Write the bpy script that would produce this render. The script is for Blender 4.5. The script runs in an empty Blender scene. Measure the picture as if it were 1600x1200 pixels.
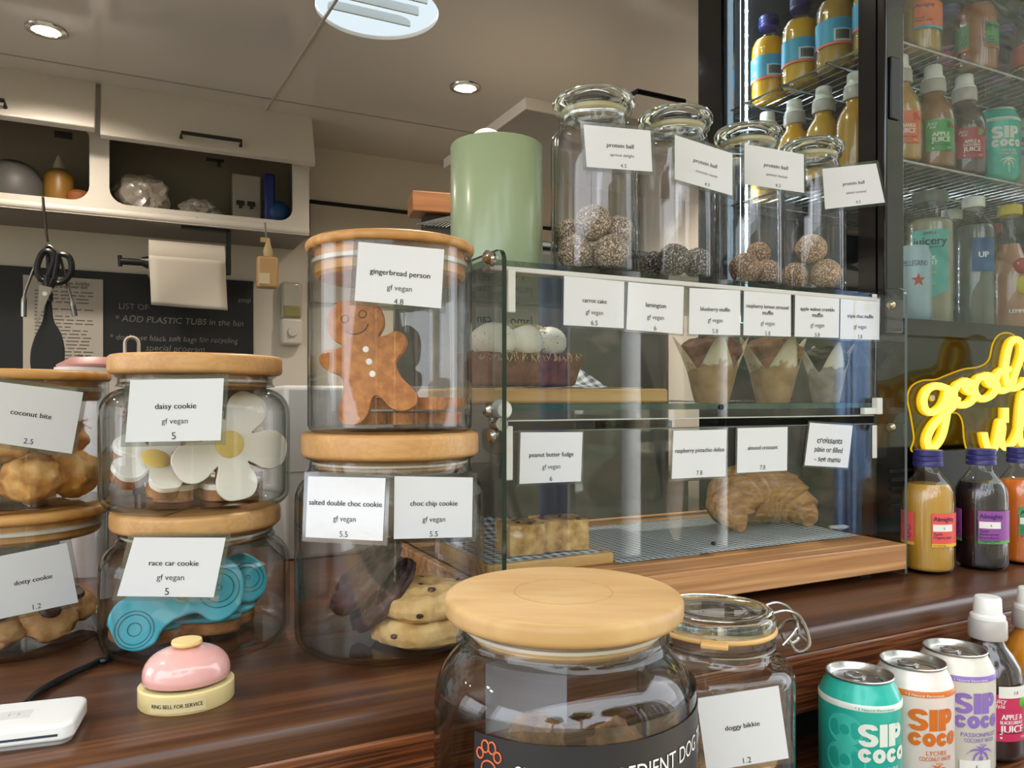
import bpy, bmesh, math, random
from math import sin, cos, pi, radians, sqrt, atan2
from mathutils import Vector, Matrix, noise

SC = bpy.context.scene
COL = SC.collection
random.seed(7)

# ------------------------------------------------------------------ camera
# world frame: X along the counter, Y into the truck, Z up, truck floor at 0
CZ = 1.16                       # camera height (counter top is at 0.95)
FPX, HZN = 1200.0, 622.0        # focal length and horizon in pixels of the 1600x1200 frame
YAW = -math.atan2(1, 2)
cam_d = bpy.data.cameras.new('camera')
cam_d.sensor_width = 36
cam_d.lens = FPX / 1600 * 36
cam_d.shift_y = (HZN - 600) / 1600
cam_d.clip_start = 0.01
cam = bpy.data.objects.new('camera', cam_d)
COL.objects.link(cam)
cam.location = (0, 0, CZ)
cam.rotation_euler = (pi / 2, 0, YAW)
SC.camera = cam

# ------------------------------------------------------------------ world, exposure
SC.view_settings.view_transform = 'Standard'
SC.view_settings.look = 'None'
SC.view_settings.exposure = 0.0
SC.view_settings.gamma = 1
SC.view_settings.use_curve_mapping = False
cy = SC.cycles
cy.use_denoising = True
try:
    cy.denoiser = 'OPENIMAGEDENOISE'
    cy.denoising_input_passes = 'RGB_ALBEDO_NORMAL'
except Exception:
    pass
cy.max_bounces = 12
cy.diffuse_bounces = 4
cy.glossy_bounces = 5
cy.transmission_bounces = 10
cy.transparent_max_bounces = 48
cy.caustics_reflective = False
cy.caustics_refractive = True
cy.sample_clamp_indirect = 6
cy.sample_clamp_direct = 0

w = bpy.data.worlds.new('world')
SC.world = w
w.use_nodes = True
nt = w.node_tree
bg = nt.nodes['Background']
tc = nt.nodes.new('ShaderNodeTexCoord')
sx = nt.nodes.new('ShaderNodeSeparateXYZ')
rp = nt.nodes.new('ShaderNodeValToRGB')
nt.links.new(tc.outputs['Generated'], sx.inputs[0])
nt.links.new(sx.outputs['Z'], rp.inputs[0])
nt.links.new(rp.outputs[0], bg.inputs[0])
rp.color_ramp.elements[0].position = 0.0
rp.color_ramp.elements[0].color = (.80, .84, .90, 1)
rp.color_ramp.elements[1].position = 0.8
rp.color_ramp.elements[1].color = (.84, .92, 1.0, 1)
bg.inputs[1].default_value = 4.9

# sun added behind the truck to brighten the bank across the way, the counter is in the truck's shade
sun_d = bpy.data.lights.new('sun', 'SUN')
sun_d.energy = 15
sun_d.color = (1, .98, .95)
sun_d.angle = radians(1)
sun_o = bpy.data.objects.new('sun', sun_d)
COL.objects.link(sun_o)
sun_o.rotation_euler = Vector((-.25, -1, -.75)).to_track_quat('-Z', 'Y').to_euler()

# ------------------------------------------------------------------ rays
RT = Vector((cos(YAW), sin(YAW), 0))
FW = Vector((-sin(YAW), cos(YAW), 0))
CAM = Vector((0, 0, CZ))


def ray(px, py):
    return RT * ((px - 800) / FPX) + FW + Vector((0, 0, (HZN - py) / FPX))


def atF(px, py, F):
    return CAM + ray(px, py) * F


def atY(px, py, v):
    d = ray(px, py)
    return CAM + d * (v / d.y)


def atZ(px, py, z):
    d = ray(px, py)
    return CAM + d * ((z - CZ) / d.z)


def face_cam(x, y):
    return -atan2(x, y)


# ------------------------------------------------------------------ mesh builder
class MB:
    def __init__(s):
        s.v, s.f = [], []

    def add(s, vs, fs, M=None):
        b = len(s.v)
        for p in vs:
            p = Vector(p)
            s.v.append(M @ p if M else p)
        for f in fs:
            s.f.append([b + i for i in f])
        return s

    def box(s, x0, x1, y0, y1, z0, z1, M=None):
        vs = [(x, y, z) for z in (z0, z1) for y in (y0, y1) for x in (x0, x1)]
        return s.add(vs, [(0, 2, 3, 1), (4, 5, 7, 6), (0, 1, 5, 4), (2, 6, 7, 3), (0, 4, 6, 2), (1, 3, 7, 5)], M)

    def lathe(s, prof, n=48, M=None, mod=None, closed=False):
        """revolve (r, z) points round Z; mod(angle, z, r) -> r"""
        vs, fs, rings = [], [], []
        for r, z in prof:
            if r < 1e-6:
                rings.append([len(vs)])
                vs.append((0, 0, z))
            else:
                k = []
                for i in range(n):
                    a = 2 * pi * i / n
                    rr = mod(a, z, r) if mod else r
                    k.append(len(vs))
                    vs.append((rr * cos(a), rr * sin(a), z))
                rings.append(k)
        prs = list(zip(rings[:-1], rings[1:]))
        if closed:
            prs.append((rings[-1], rings[0]))
        for a, b in prs:
            for i in range(n):
                j = (i + 1) % n
                if len(a) == 1 and len(b) == 1:
                    continue
                if len(a) == 1:
                    fs.append((a[0], b[j], b[i]))
                elif len(b) == 1:
                    fs.append((a[i], a[j], b[0]))
                else:
                    fs.append((a[i], a[j], b[j], b[i]))
        return s.add(vs, fs, M)

    def tube(s, pts, r, n=8, closed=False, M=None, sc2=1.0):
        pts = [Vector(p) for p in pts]
        m = len(pts)
        rad = r if isinstance(r, (list, tuple)) else [r] * m
        tg = []
        for i in range(m):
            a = pts[(i - 1) % m] if (closed or i > 0) else pts[i]
            b = pts[(i + 1) % m] if (closed or i < m - 1) else pts[i]
            t = b - a
            tg.append(t.normalized() if t.length > 1e-9 else Vector((0, 0, 1)))
        up = Vector((0, 0, 1)) if abs(tg[0].z) < .9 else Vector((1, 0, 0))
        nr = (up - tg[0] * up.dot(tg[0])).normalized()
        vs, fs = [], []
        for i in range(m):
            nr = nr - tg[i] * nr.dot(tg[i])
            nr = nr.normalized() if nr.length > 1e-6 else tg[i].orthogonal().normalized()
            bn = tg[i].cross(nr)
            for k in range(n):
                a = 2 * pi * k / n
                vs.append(pts[i] + (nr * cos(a) + bn * sin(a) * sc2) * rad[i])
        for i in range(m if closed else m - 1):
            j = (i + 1) % m
            for k in range(n):
                l = (k + 1) % n
                fs.append((i * n + k, i * n + l, j * n + l, j * n + k))
        if not closed:
            fs.append(tuple(range(n - 1, -1, -1)))
            fs.append(tuple((m - 1) * n + k for k in range(n)))
        return s.add(vs, fs, M)

    def prism(s, poly, z0, z1, M=None):
        n = len(poly)
        vs = [(x, y, z0) for x, y in poly] + [(x, y, z1) for x, y in poly]
        fs = [tuple(range(n - 1, -1, -1)), tuple(range(n, 2 * n))]
        fs += [(i, (i + 1) % n, n + (i + 1) % n, n + i) for i in range(n)]
        return s.add(vs, fs, M)

    def lump(s, c, r, seed=0, amp=.08, freq=2.0, sub=4, scale=(1, 1, 1), M=None, amp2=0, freq2=9, flat=None):
        bm = bmesh.new()
        bmesh.ops.create_icosphere(bm, subdivisions=sub, radius=1)
        o = Vector((seed * 3.17, seed * 1.31, seed * 7.7))
        vs = []
        bm.verts.ensure_lookup_table()
        for v in bm.verts:
            p = v.co.normalized()
            d = 1 + amp * noise.noise(p * freq + o)
            if amp2:
                d += amp2 * noise.noise(p * freq2 + o)
            q = Vector((p.x * d * r * scale[0], p.y * d * r * scale[1], p.z * d * r * scale[2]))
            if flat is not None and q.z < -flat * r:
                q.z = -flat * r
            vs.append(q + Vector(c))
        fs = [[v.index for v in f.verts] for f in bm.faces]
        bm.free()
        return s.add(vs, fs, M)

    def patch(s, R, a0, a1, z0, z1, t=.0004, n=0, M=None):
        """label skin on a cylinder; angle 0 faces -Y, positive to the right (degrees)"""
        n = n or max(2, int(abs(a1 - a0) / 5))
        vs, fs = [], []
        for i in range(n + 1):
            a = radians(a0 + (a1 - a0) * i / n)
            for rr in (R, R + t):
                for z in (z0, z1):
                    vs.append((rr * sin(a), -rr * cos(a), z))
        for i in range(n):
            a, b = i * 4, i * 4 + 4
            fs += [(a + 2, b + 2, b + 3, a + 3), (a, a + 1, b + 1, b), (a + 1, a + 3, b + 3, b + 1), (a, b, b + 2, a + 2)]
        fs += [(0, 2, 3, 1), (n * 4, n * 4 + 1, n * 4 + 3, n * 4 + 2)]
        return s.add(vs, fs, M)

    def build(s, name, m, parent=None, smooth=40, bevel=0, seg=2, solid=0, sub=0):
        me = bpy.data.meshes.new(name)
        me.from_pydata([tuple(p) for p in s.v], [], s.f)
        me.validate()
        bm = bmesh.new()
        bm.from_mesh(me)
        if len(bm.faces) and not solid:
            bmesh.ops.recalc_face_normals(bm, faces=bm.faces)
        bm.to_mesh(me)
        bm.free()
        me.materials.append(m)
        if smooth:
            for p in me.polygons:
                p.use_smooth = True
            me.set_sharp_from_angle(angle=radians(smooth))
        o = bpy.data.objects.new(name, me)
        COL.objects.link(o)
        if parent:
            o.parent = parent
        if solid:
            md = o.modifiers.new('thick', 'SOLIDIFY')
            md.thickness = solid
            md.offset = 0
        if bevel:
            md = o.modifiers.new('bevel', 'BEVEL')
            md.width = bevel
            md.segments = seg
            md.limit_method = 'ANGLE'
            md.angle_limit = radians(35)
        if sub:
            md = o.modifiers.new('sub', 'SUBSURF')
            md.levels = md.render_levels = sub
        return o


def arc(cx, cz, r, a0, a1, n=6):
    return [(cx + r * cos(radians(a0 + (a1 - a0) * i / n)), cz + r * sin(radians(a0 + (a1 - a0) * i / n))) for i in range(n + 1)]


def spline(pts, n=8, closed=False):
    """Catmull-Rom through the points"""
    P = [Vector(p) for p in pts]
    out, m = [], len(P)
    for i in range(m if closed else m - 1):
        if closed:
            a, b, c, d = P[(i - 1) % m], P[i], P[(i + 1) % m], P[(i + 2) % m]
        else:
            a, b, c, d = P[max(i - 1, 0)], P[i], P[i + 1], P[min(i + 2, m - 1)]
        for k in range(n):
            t = k / n
            out.append(.5 * ((2 * b) + (c - a) * t + (2 * a - 5 * b + 4 * c - d) * t * t + (3 * b - a - 3 * c + d) * t ** 3))
    if not closed:
        out.append(P[-1])
    return out


def thing(name, label, cat, loc=(0, 0, 0), rotz=0, group=None, M=None):
    o = bpy.data.objects.new(name, None)
    COL.objects.link(o)
    o.empty_display_size = .02
    if M is not None:
        o.matrix_basis = M
    else:
        o.location = loc
        o.rotation_euler = (0, 0, rotz)
    o['label'] = label
    o['category'] = cat
    if group:
        o['group'] = group
    return o


def tag(o, label, cat, group=None):
    o['label'] = label
    o['category'] = cat
    if group:
        o['group'] = group
    return o


def struct(o):
    o['kind'] = 'structure'
    return o


def dup(root, M, label, group=None):
    r = root.copy()
    COL.objects.link(r)
    r.matrix_basis = M
    r['label'] = label
    if group:
        r['group'] = group
    for ch in list(root.children):
        c = ch.copy()
        COL.objects.link(c)
        c.parent = r
        for g in list(ch.children):
            d = g.copy()
            COL.objects.link(d)
            d.parent = c
    return r


def TR(x, y, z):
    return Matrix.Translation((x, y, z))


def RX(a):
    return Matrix.Rotation(radians(a), 4, 'X')


def RY(a):
    return Matrix.Rotation(radians(a), 4, 'Y')


def RZ(a):
    return Matrix.Rotation(radians(a), 4, 'Z')


# ------------------------------------------------------------------ lettering
_tc = {}


def text_data(txt, bold=0.0, shear=0.0):
    k = (txt, bold, shear)
    if k in _tc:
        return _tc[k]
    cu = bpy.data.curves.new('t', 'FONT')
    cu.body = txt
    cu.size = 1
    cu.offset = bold
    cu.shear = shear
    cu.resolution_u = 3
    cu.align_x = 'LEFT'
    ob = bpy.data.objects.new('t', cu)
    COL.objects.link(ob)
    dg = bpy.context.evaluated_depsgraph_get()
    dg.update()
    me = bpy.data.meshes.new_from_object(ob.evaluated_get(dg))
    vs = [v.co.copy() for v in me.vertices]
    fs = [tuple(p.vertices) for p in me.polygons]
    bpy.data.objects.remove(ob)
    bpy.data.curves.remove(cu)
    bpy.data.meshes.remove(me)
    if vs:
        x0, x1 = min(v.x for v in vs), max(v.x for v in vs)
    else:
        x0, x1 = 0, 1
    _tc[k] = (vs, fs, x0, x1)
    return _tc[k]


def put_text(mb, txt, M, width=None, cap=None, bold=0.0, align=0, shear=0.0, cyl=None, wob=0):
    """lettering in the XY plane of M (or round a cylinder: cyl=(R, angle deg, z)); cap = capital height"""
    vs, fs, x0, x1 = text_data(txt, 0.0, shear)
    if cap:
        sy = cap / .70
    if width:
        sx_ = width / (x1 - x0)
        if not cap:
            sy = sx_
    else:
        sx_ = sy
    ox = {0: (x0 + x1) / 2, -1: x0, 1: x1}[align]
    for dx in ((-bold * .9, 0, bold * .9) if bold else (0,)):
        out = []
        for p in vs:
            x, y = (p.x + dx - ox) * sx_, (p.y - .35) * sy
            if wob:
                y += wob * noise.noise(Vector((x * 250, 3.3, 0)))
            if cyl:
                R, a, z = cyl
                t = radians(a) + x / R
                out.append((R * sin(t), -R * cos(t), z + y))
            else:
                out.append((x, y, 0))
        mb.add(out, fs, M)


# ------------------------------------------------------------------ materials
def hx(h):
    c = [int(h[i:i + 2], 16) / 255 for i in (0, 2, 4)]
    return tuple(x / 12.92 if x <= .04045 else ((x + .055) / 1.055) ** 2.4 for x in c) + (1,)


def new_mat(name):
    m = bpy.data.materials.new(name)
    m.use_nodes = True
    return m, m.node_tree, m.node_tree.nodes['Principled BSDF']


def plain(name, h, rough=.5, metal=0, coat=0, spec=.5, sss=0, em=None, ems=0, trans=0, ior=1.45, bump=0, bscale=60, crough=.05):
    m, t, b = new_mat(name)
    b.inputs['Base Color'].default_value = hx(h)
    b.inputs['Roughness'].default_value = rough
    b.inputs['Metallic'].default_value = metal
    b.inputs['Coat Weight'].default_value = coat
    b.inputs['Coat Roughness'].default_value = crough
    b.inputs['Specular IOR Level'].default_value = spec
    b.inputs['Transmission Weight'].default_value = trans
    b.inputs['IOR'].default_value = ior
    if sss:
        b.inputs['Subsurface Weight'].default_value = sss
        b.inputs['Subsurface Radius'].default_value = (.01, .006, .003)
        b.inputs['Subsurface Scale'].default_value = .5
    if em:
        b.inputs['Emission Color'].default_value = hx(em)
        b.inputs['Emission Strength'].default_value = ems
    if bump:
        tcn = t.nodes.new('ShaderNodeTexCoord')
        nz = t.nodes.new('ShaderNodeTexNoise')
        nz.inputs['Scale'].default_value = bscale
        nz.inputs['Detail'].default_value = 3
        bp = t.nodes.new('ShaderNodeBump')
        bp.inputs['Strength'].default_value = bump
        bp.inputs['Distance'].default_value = .001
        t.links.new(tcn.outputs['Object'], nz.inputs['Vector'])
        t.links.new(nz.outputs['Fac'], bp.inputs['Height'])
        t.links.new(bp.outputs[0], b.inputs['Normal'])
        t.links.new(bp.outputs[0], b.inputs['Coat Normal'])
    return m


def ramp_mat(name, stops, scale=(1, 1, 1), detail=5, rough=.6, bump=.2, bd=.001, dist=0, coat=0, kind='noise', mrot=(0, 0, 0), nrough=.55, spec=.5, fine=None, sss=0):
    m, t, b = new_mat(name)
    tcn = t.nodes.new('ShaderNodeTexCoord')
    mp = t.nodes.new('ShaderNodeMapping')
    mp.inputs['Scale'].default_value = scale
    mp.inputs['Rotation'].default_value = [radians(a) for a in mrot]
    t.links.new(tcn.outputs['Object'], mp.inputs['Vector'])
    nz = t.nodes.new('ShaderNodeTexNoise')
    nz.inputs['Scale'].default_value = 1
    nz.inputs['Detail'].default_value = detail
    nz.inputs['Roughness'].default_value = nrough
    nz.inputs['Distortion'].default_value = dist
    t.links.new(mp.outputs[0], nz.inputs['Vector'])
    cr = t.nodes.new('ShaderNodeValToRGB')
    e = cr.color_ramp.elements
    while len(e) < len(stops):
        e.new(.5)
    for i, (p, c) in enumerate(stops):
        e[i].position = p
        e[i].color = hx(c)
    t.links.new(nz.outputs['Fac'], cr.inputs[0])
    out = cr.outputs[0]
    h = nz.outputs['Fac']
    if fine:
        fs, amt, dark = fine
        mp2 = t.nodes.new('ShaderNodeMapping')
        mp2.inputs['Scale'].default_value = fs
        mp2.inputs['Rotation'].default_value = [radians(a) for a in mrot]
        t.links.new(tcn.outputs['Object'], mp2.inputs['Vector'])
        n2 = t.nodes.new('ShaderNodeTexNoise')
        n2.inputs['Scale'].default_value = 1
        n2.inputs['Detail'].default_value = 3
        t.links.new(mp2.outputs[0], n2.inputs['Vector'])
        c2 = t.nodes.new('ShaderNodeValToRGB')
        c2.color_ramp.elements[0].position = .42
        c2.color_ramp.elements[1].position = .60
        c2.color_ramp.elements[0].color = (amt, amt, amt, 1)
        c2.color_ramp.elements[1].color = (0, 0, 0, 1)
        t.links.new(n2.outputs['Fac'], c2.inputs[0])
        mx = t.nodes.new('ShaderNodeMix')
        mx.data_type = 'RGBA'
        mx.inputs['B'].default_value = hx(dark)
        t.links.new(c2.outputs[0], mx.inputs['Factor'])
        t.links.new(out, mx.inputs['A'])
        out = mx.outputs['Result']
    t.links.new(out, b.inputs['Base Color'])
    b.inputs['Roughness'].default_value = rough
    b.inputs['Coat Weight'].default_value = coat
    b.inputs['Coat Roughness'].default_value = .08
    b.inputs['Specular IOR Level'].default_value = spec
    if sss:
        b.inputs['Subsurface Weight'].default_value = sss
        b.inputs['Subsurface Radius'].default_value = (.006, .004, .002)
    if bump:
        bp = t.nodes.new('ShaderNodeBump')
        bp.inputs['Strength'].default_value = bump
        bp.inputs['Distance'].default_value = bd
        t.links.new(h, bp.inputs['Height'])
        t.links.new(bp.outputs[0], b.inputs['Normal'])
    return m


def thin_glass(name, tint='f4f8f5', edge='9fb0a8', r0=.045, rough=0.0, gl=1.0, pw=5):
    """a pane: clear straight through, reflecting and absorbing more at grazing angles"""
    m = bpy.data.materials.new(name)
    m.use_nodes = True
    t = m.node_tree
    t.nodes.remove(t.nodes['Principled BSDF'])
    out = t.nodes['Material Output']
    lw = t.nodes.new('ShaderNodeLayerWeight')
    lw.inputs['Blend'].default_value = .5
    pwn = t.nodes.new('ShaderNodeMath')
    pwn.operation = 'POWER'
    pwn.inputs[1].default_value = pw
    ma = t.nodes.new('ShaderNodeMath')
    ma.operation = 'MULTIPLY_ADD'
    ma.inputs[1].default_value = (1 - r0) * gl
    ma.inputs[2].default_value = r0
    p2 = t.nodes.new('ShaderNodeMath')
    p2.operation = 'POWER'
    p2.inputs[1].default_value = 3
    mc = t.nodes.new('ShaderNodeMix')
    mc.data_type = 'RGBA'
    mc.inputs['A'].default_value = hx(tint)
    mc.inputs['B'].default_value = hx(edge)
    tr = t.nodes.new('ShaderNodeBsdfTransparent')
    gs = t.nodes.new('ShaderNodeBsdfGlossy')
    gs.inputs['Roughness'].default_value = rough
    mx = t.nodes.new('ShaderNodeMixShader')
    L = t.links.new
    L(lw.outputs['Facing'], pwn.inputs[0])
    L(pwn.outputs[0], ma.inputs[0])
    L(lw.outputs['Facing'], p2.inputs[0])
    L(p2.outputs[0], mc.inputs['Factor'])
    L(mc.outputs['Result'], tr.inputs[0])
    L(ma.outputs[0], mx.inputs[0])
    L(tr.outputs[0], mx.inputs[1])
    L(gs.outputs[0], mx.inputs[2])
    L(mx.outputs[0], out.inputs[0])
    return m


def gingham(name, size=.009, dark='2c3f66', light='e6e8ea', rot=0, diag=False):
    m, t, b = new_mat(name)
    tcn = t.nodes.new('ShaderNodeTexCoord')
    mp = t.nodes.new('ShaderNodeMapping')
    mp.inputs['Scale'].default_value = (1 / size,) * 3
    mp.inputs['Rotation'].default_value = (0, 0, radians(rot))
    s = t.nodes.new('ShaderNodeSeparateXYZ')
    L = t.links.new
    L(tcn.outputs['Object'], mp.inputs[0])
    L(mp.outputs[0], s.inputs[0])
    st = []
    for ax in 'XY':
        a = t.nodes.new('ShaderNodeMath')
        a.operation = 'PINGPONG'
        a.inputs[1].default_value = 1
        L(s.outputs[ax], a.inputs[0])
        g = t.nodes.new('ShaderNodeMath')
        g.operation = 'GREATER_THAN'
        g.inputs[1].default_value = .5
        L(a.outputs[0], g.inputs[0])
        st.append(g)
    ad = t.nodes.new('ShaderNodeMath')
    ad.operation = 'ADD'
    L(st[0].outputs[0], ad.inputs[0])
    L(st[1].outputs[0], ad.inputs[1])
    hf = t.nodes.new('ShaderNodeMath')
    hf.operation = 'MULTIPLY'
    hf.inputs[1].default_value = .5
    L(ad.outputs[0], hf.inputs[0])
    mx = t.nodes.new('ShaderNodeMix')
    mx.data_type = 'RGBA'
    mx.inputs['A'].default_value = hx(light)
    mx.inputs['B'].default_value = hx(dark)
    L(hf.outputs[0], mx.inputs['Factor'])
    L(mx.outputs['Result'], b.inputs['Base Color'])
    b.inputs['Roughness'].default_value = .55
    return m


def emis(name, h, s):
    m = bpy.data.materials.new(name)
    m.use_nodes = True
    t = m.node_tree
    t.nodes.remove(t.nodes['Principled BSDF'])
    e = t.nodes.new('ShaderNodeEmission')
    e.inputs[0].default_value = hx(h)
    e.inputs[1].default_value = s
    t.links.new(e.outputs[0], t.nodes['Material Output'].inputs[0])
    return m


M_ = {}
M_['counter'] = ramp_mat('walnut laminate', [(.25, '3a2113'), (.5, '5b3720'), (.75, '764b2d')], (2.2, 38, 38), 6, .32, .05, .0004, dist=.4, fine=((5, 330, 330), .55, '2e1a10'))
M_['fascia'] = ramp_mat('red walnut', [(.25, '4a2414'), (.5, '7b4426'), (.78, 'a2673f')], (3, 60, 60), 6, .3, .1, .0004, dist=.6, fine=((9, 420, 420), .8, '27120a'))
M_['oak'] = ramp_mat('oak edge', [(.25, 'b98350'), (.5, 'cf9b66'), (.8, 'ddb07e')], (3, 70, 70), 5, .45, .06, .0004, dist=.7, fine=((2.5, 150, 130), .65, '8f5a34'))
M_['board'] = ramp_mat('bamboo board', [(.25, 'b98548'), (.5, 'd2a262'), (.8, 'e0b87b')], (4, 120, 60), 4, .45, .04, .0004)
M_['bamboo'] = ramp_mat('bamboo lid', [(.25, 'a8743a'), (.5, 'c08d4e'), (.8, 'cf9f63')], (8, 140, 60), 4, .42, .04, .0004, mrot=(0, 0, 25))
M_['beech'] = ramp_mat('beech lid', [(.2, 'bd8a52'), (.5, 'cc9d63'), (.85, 'd8ae78')], (9, 60, 25), 4, .42, .04, .0004, mrot=(0, 0, 30), fine=((40, 600, 300), .25, 'a8743f'))
M_['beech_pale'] = ramp_mat('pale beech lid', [(.2, 'ab8650'), (.5, 'c09b66'), (.85, 'd0b180')], (6, 34, 20), 4, .5, .04, .0004, mrot=(0, 0, 20), dist=.5, fine=((14, 60, 40), .22, '9d7440'))
M_['block'] = ramp_mat('pine block', [(.25, '7d4d26'), (.5, '976134'), (.8, 'a87344')], (5, 70, 70), 4, .5, .05, .0004)
M_['glass'] = thin_glass('jar glass', 'fefefe', '9fada6', .04)
M_['acryl'] = thin_glass('clear acrylic', 'fefefe', 'b4beb9', .04)
M_['pane'] = thin_glass('case pane', 'fbfdfc', '9db2a8', .045)
M_['door_pane'] = thin_glass('fridge pane', 'f6f8f7', '9aa8a4', .035)
M_['film'] = thin_glass('laminate film', 'e6e8e8', 'c8cccc', .09, .08)
M_['solidglass'] = plain('thick glass', 'f1f6ee', 0.0, trans=1, ior=1.47)
M_['edgeglass'] = plain('glass edge', '16291f', .08, spec=.7)
M_['paper'] = plain('laminated paper', 'd7d8da', .5, coat=.75, bump=.12, bscale=130, crough=.07)
M_['paper_matte'] = plain('paper', 'dcd8d0', .7)
M_['ink'] = plain('black ink', '141414', .5)
M_['white'] = plain('white laminate', 'cfc8bd', .35)
M_['wall'] = plain('wall panel', 'd6cdbf', .42)
M_['ceiling'] = plain('glossy ceiling panel', 'd3cdc4', .16, coat=.25, crough=.06)
M_['wht'] = plain('white plastic', 'e8e6e1', .35)
M_['whitegloss'] = plain('gloss white plastic', 'efefec', .2, coat=.3)
M_['black'] = plain('black plastic', '101112', .35)
M_['blackgloss'] = plain('gloss black metal', '0a0b0d', .14, coat=.5)
M_['chrome'] = plain('chrome', 'c9c9c6', .18, 1)
M_['alu'] = plain('aluminium', 'bfbdb8', .28, 1)
M_['steel'] = plain('steel wire', 'a8a8a4', .25, 1)
M_['brass'] = plain('pale brass', 'a89f86', .3, 1)
M_['green'] = plain('sage green enamel', '8f9e7b', .3, coat=.25, crough=.15)
M_['floor'] = plain('vinyl floor', '4c4a46', .5)
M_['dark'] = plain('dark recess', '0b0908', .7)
M_['chalk'] = plain('chalk', '7d7b76', .8)
M_['blackboard'] = plain('blackboard', '15171a', .45)

# ================================================================== the truck shell
ZC = CZ + .89                     # ceiling
YB = 2.75                         # back wall
CT = CZ - .21                     # counter top
LG = CZ - .351                    # drinks ledge
VE = .507                         # counter front edge


def wallbox(name, m, *b):
    return struct(MB().box(*b).build(name, m, smooth=0))


wallbox('floor', M_['floor'], -2.05, 1.95, .5, YB, -.03, 0)
wallbox('wall_back', M_['wall'], -2.05, 1.95, YB, YB + .04, 0, ZC)
# left end wall with an opening added to let daylight brighten the interior
mb = MB().box(-2.05, -2.0, .54, 1.0, 0, ZC).box(-2.05, -2.0, 2.2, YB, 0, ZC).box(-2.05, -2.0, 1.0, 2.2, 0, .7).box(-2.05, -2.0, 1.0, 2.2, ZC - .12, ZC)
struct(mb.build('wall_left', M_['wall'], smooth=0))
wallbox('wall_right', M_['wall'], 1.9, 1.95, .5, YB, 0, ZC)
# front wall with the serving hatch
mb = MB().box(-2.05, -1.5, .5, .54, 0, ZC).box(1.75, 1.95, .5, .54, 0, ZC).box(-1.5, 1.75, .5, .54, ZC - .12, ZC)
struct(mb.build('wall_front', M_['wall'], smooth=0))

# ceiling with a round glow disc cut through it, in place of a bright reflection
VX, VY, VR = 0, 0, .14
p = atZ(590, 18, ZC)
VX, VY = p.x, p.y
n = 48
mb = MB()
ring = [(VX + VR * cos(2 * pi * i / n), VY + VR * sin(2 * pi * i / n)) for i in range(n)]
x0, x1, y0, y1 = -2.05, 1.95, .5, YB + .04
vs, fs = [], []
outer = []
for i in range(n):
    a = 2 * pi * i / n
    c, s_ = cos(a), sin(a)
    ts = []
    if c > 1e-9: ts.append((x1 - VX) / c)
    if c < -1e-9: ts.append((x0 - VX) / c)
    if s_ > 1e-9: ts.append((y1 - VY) / s_)
    if s_ < -1e-9: ts.append((y0 - VY) / s_)
    t_ = min(ts)
    outer.append((VX + t_ * c, VY + t_ * s_))
for z in (ZC, ZC + .05):
    vs += [(x, y, z) for x, y in ring] + [(x, y, z) for x, y in outer]
for i in range(n):
    j = (i + 1) % n
    fs.append((i, j, n + j, n + i))
    fs.append((2 * n + i, 3 * n + i, 3 * n + j, 2 * n + j))
    fs.append((i, 2 * n + i, 2 * n + j, j))
    fs.append((n + i, n + j, 3 * n + j, 3 * n + i))
for cx_, cy_ in ((x0, y0), (x1, y0), (x1, y1), (x0, y1)):     # corners
    near = sorted(range(n), key=lambda i: (outer[i][0] - cx_) ** 2 + (outer[i][1] - cy_) ** 2)
    a_, b_ = near[0], None
    for k in near[1:]:
        if (k - a_) % n in (1, n - 1) and abs(outer[k][0] - outer[a_][0]) > 1e-6 and abs(outer[k][1] - outer[a_][1]) > 1e-6:
            b_ = k
            break
    if b_ is None:
        continue
    q = len(vs)
    vs += [(cx_, cy_, ZC), (cx_, cy_, ZC + .05)]
    fs += [(n + a_, n + b_, q), (3 * n + a_, 3 * n + b_, q + 1)]
mb.add(vs, fs)
struct(mb.build('ceiling', M_['ceiling'], smooth=0))

vent = thing('glow_disc', 'round frosted white glow disc in place of a bright ceiling reflection', 'glow disc', (VX, VY, ZC))
MB().lathe([(0, .05), (.06, .047), (.11, .035), (VR - .002, .012), (VR - .002, .009), (.11, .031), (.06, .043), (0, .046)], 40).build('glow_dome', emis('reflection glow', 'dfeef4', 1.05), vent)
mb = MB()
for k in range(3):
    mb.box(-.1, .1, -.06 + k * .06, -.054 + k * .06, .014, .034)
mb.build('disc_slats', plain('disc slat', 'e6eef0', .4), vent, smooth=0)

# panel seams on the ceiling
mb = MB()
a, b = atZ(480, 235, ZC), atZ(700, 160, ZC)
mb.box(-2.0, 1.9, 2.36, 2.366, ZC - .002, ZC)
struct(mb.build('trim_1', plain('seam', 'a49b8f', .4), smooth=0))
a, b = atZ(524, 2, ZC), atZ(490, 55, ZC)
d_ = (b - a).normalized()
mb = MB().tube([Vector((a.x, a.y, ZC)) - d_ * .6, Vector((a.x, a.y, ZC)) + d_ * .9], .004, 6)
struct(mb.build('trim_2', plain('seam cover', 'bdb5aa', .3), smooth=60))
# dark rail on the back wall right of the cabinets
a = atY(483, 313, YB)
mb = MB().box(a.x, 1.9, YB - .014, YB, a.z - .012, a.z)
struct(mb.build('trim_3', M_['dark'], smooth=0))
mb = MB().box(a.x, 1.9, YB - .02, YB, a.z - .36, a.z - .016)
struct(mb.build('trim_4', plain('lower wall panel', 'bdb3a4', .3), smooth=0))


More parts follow.
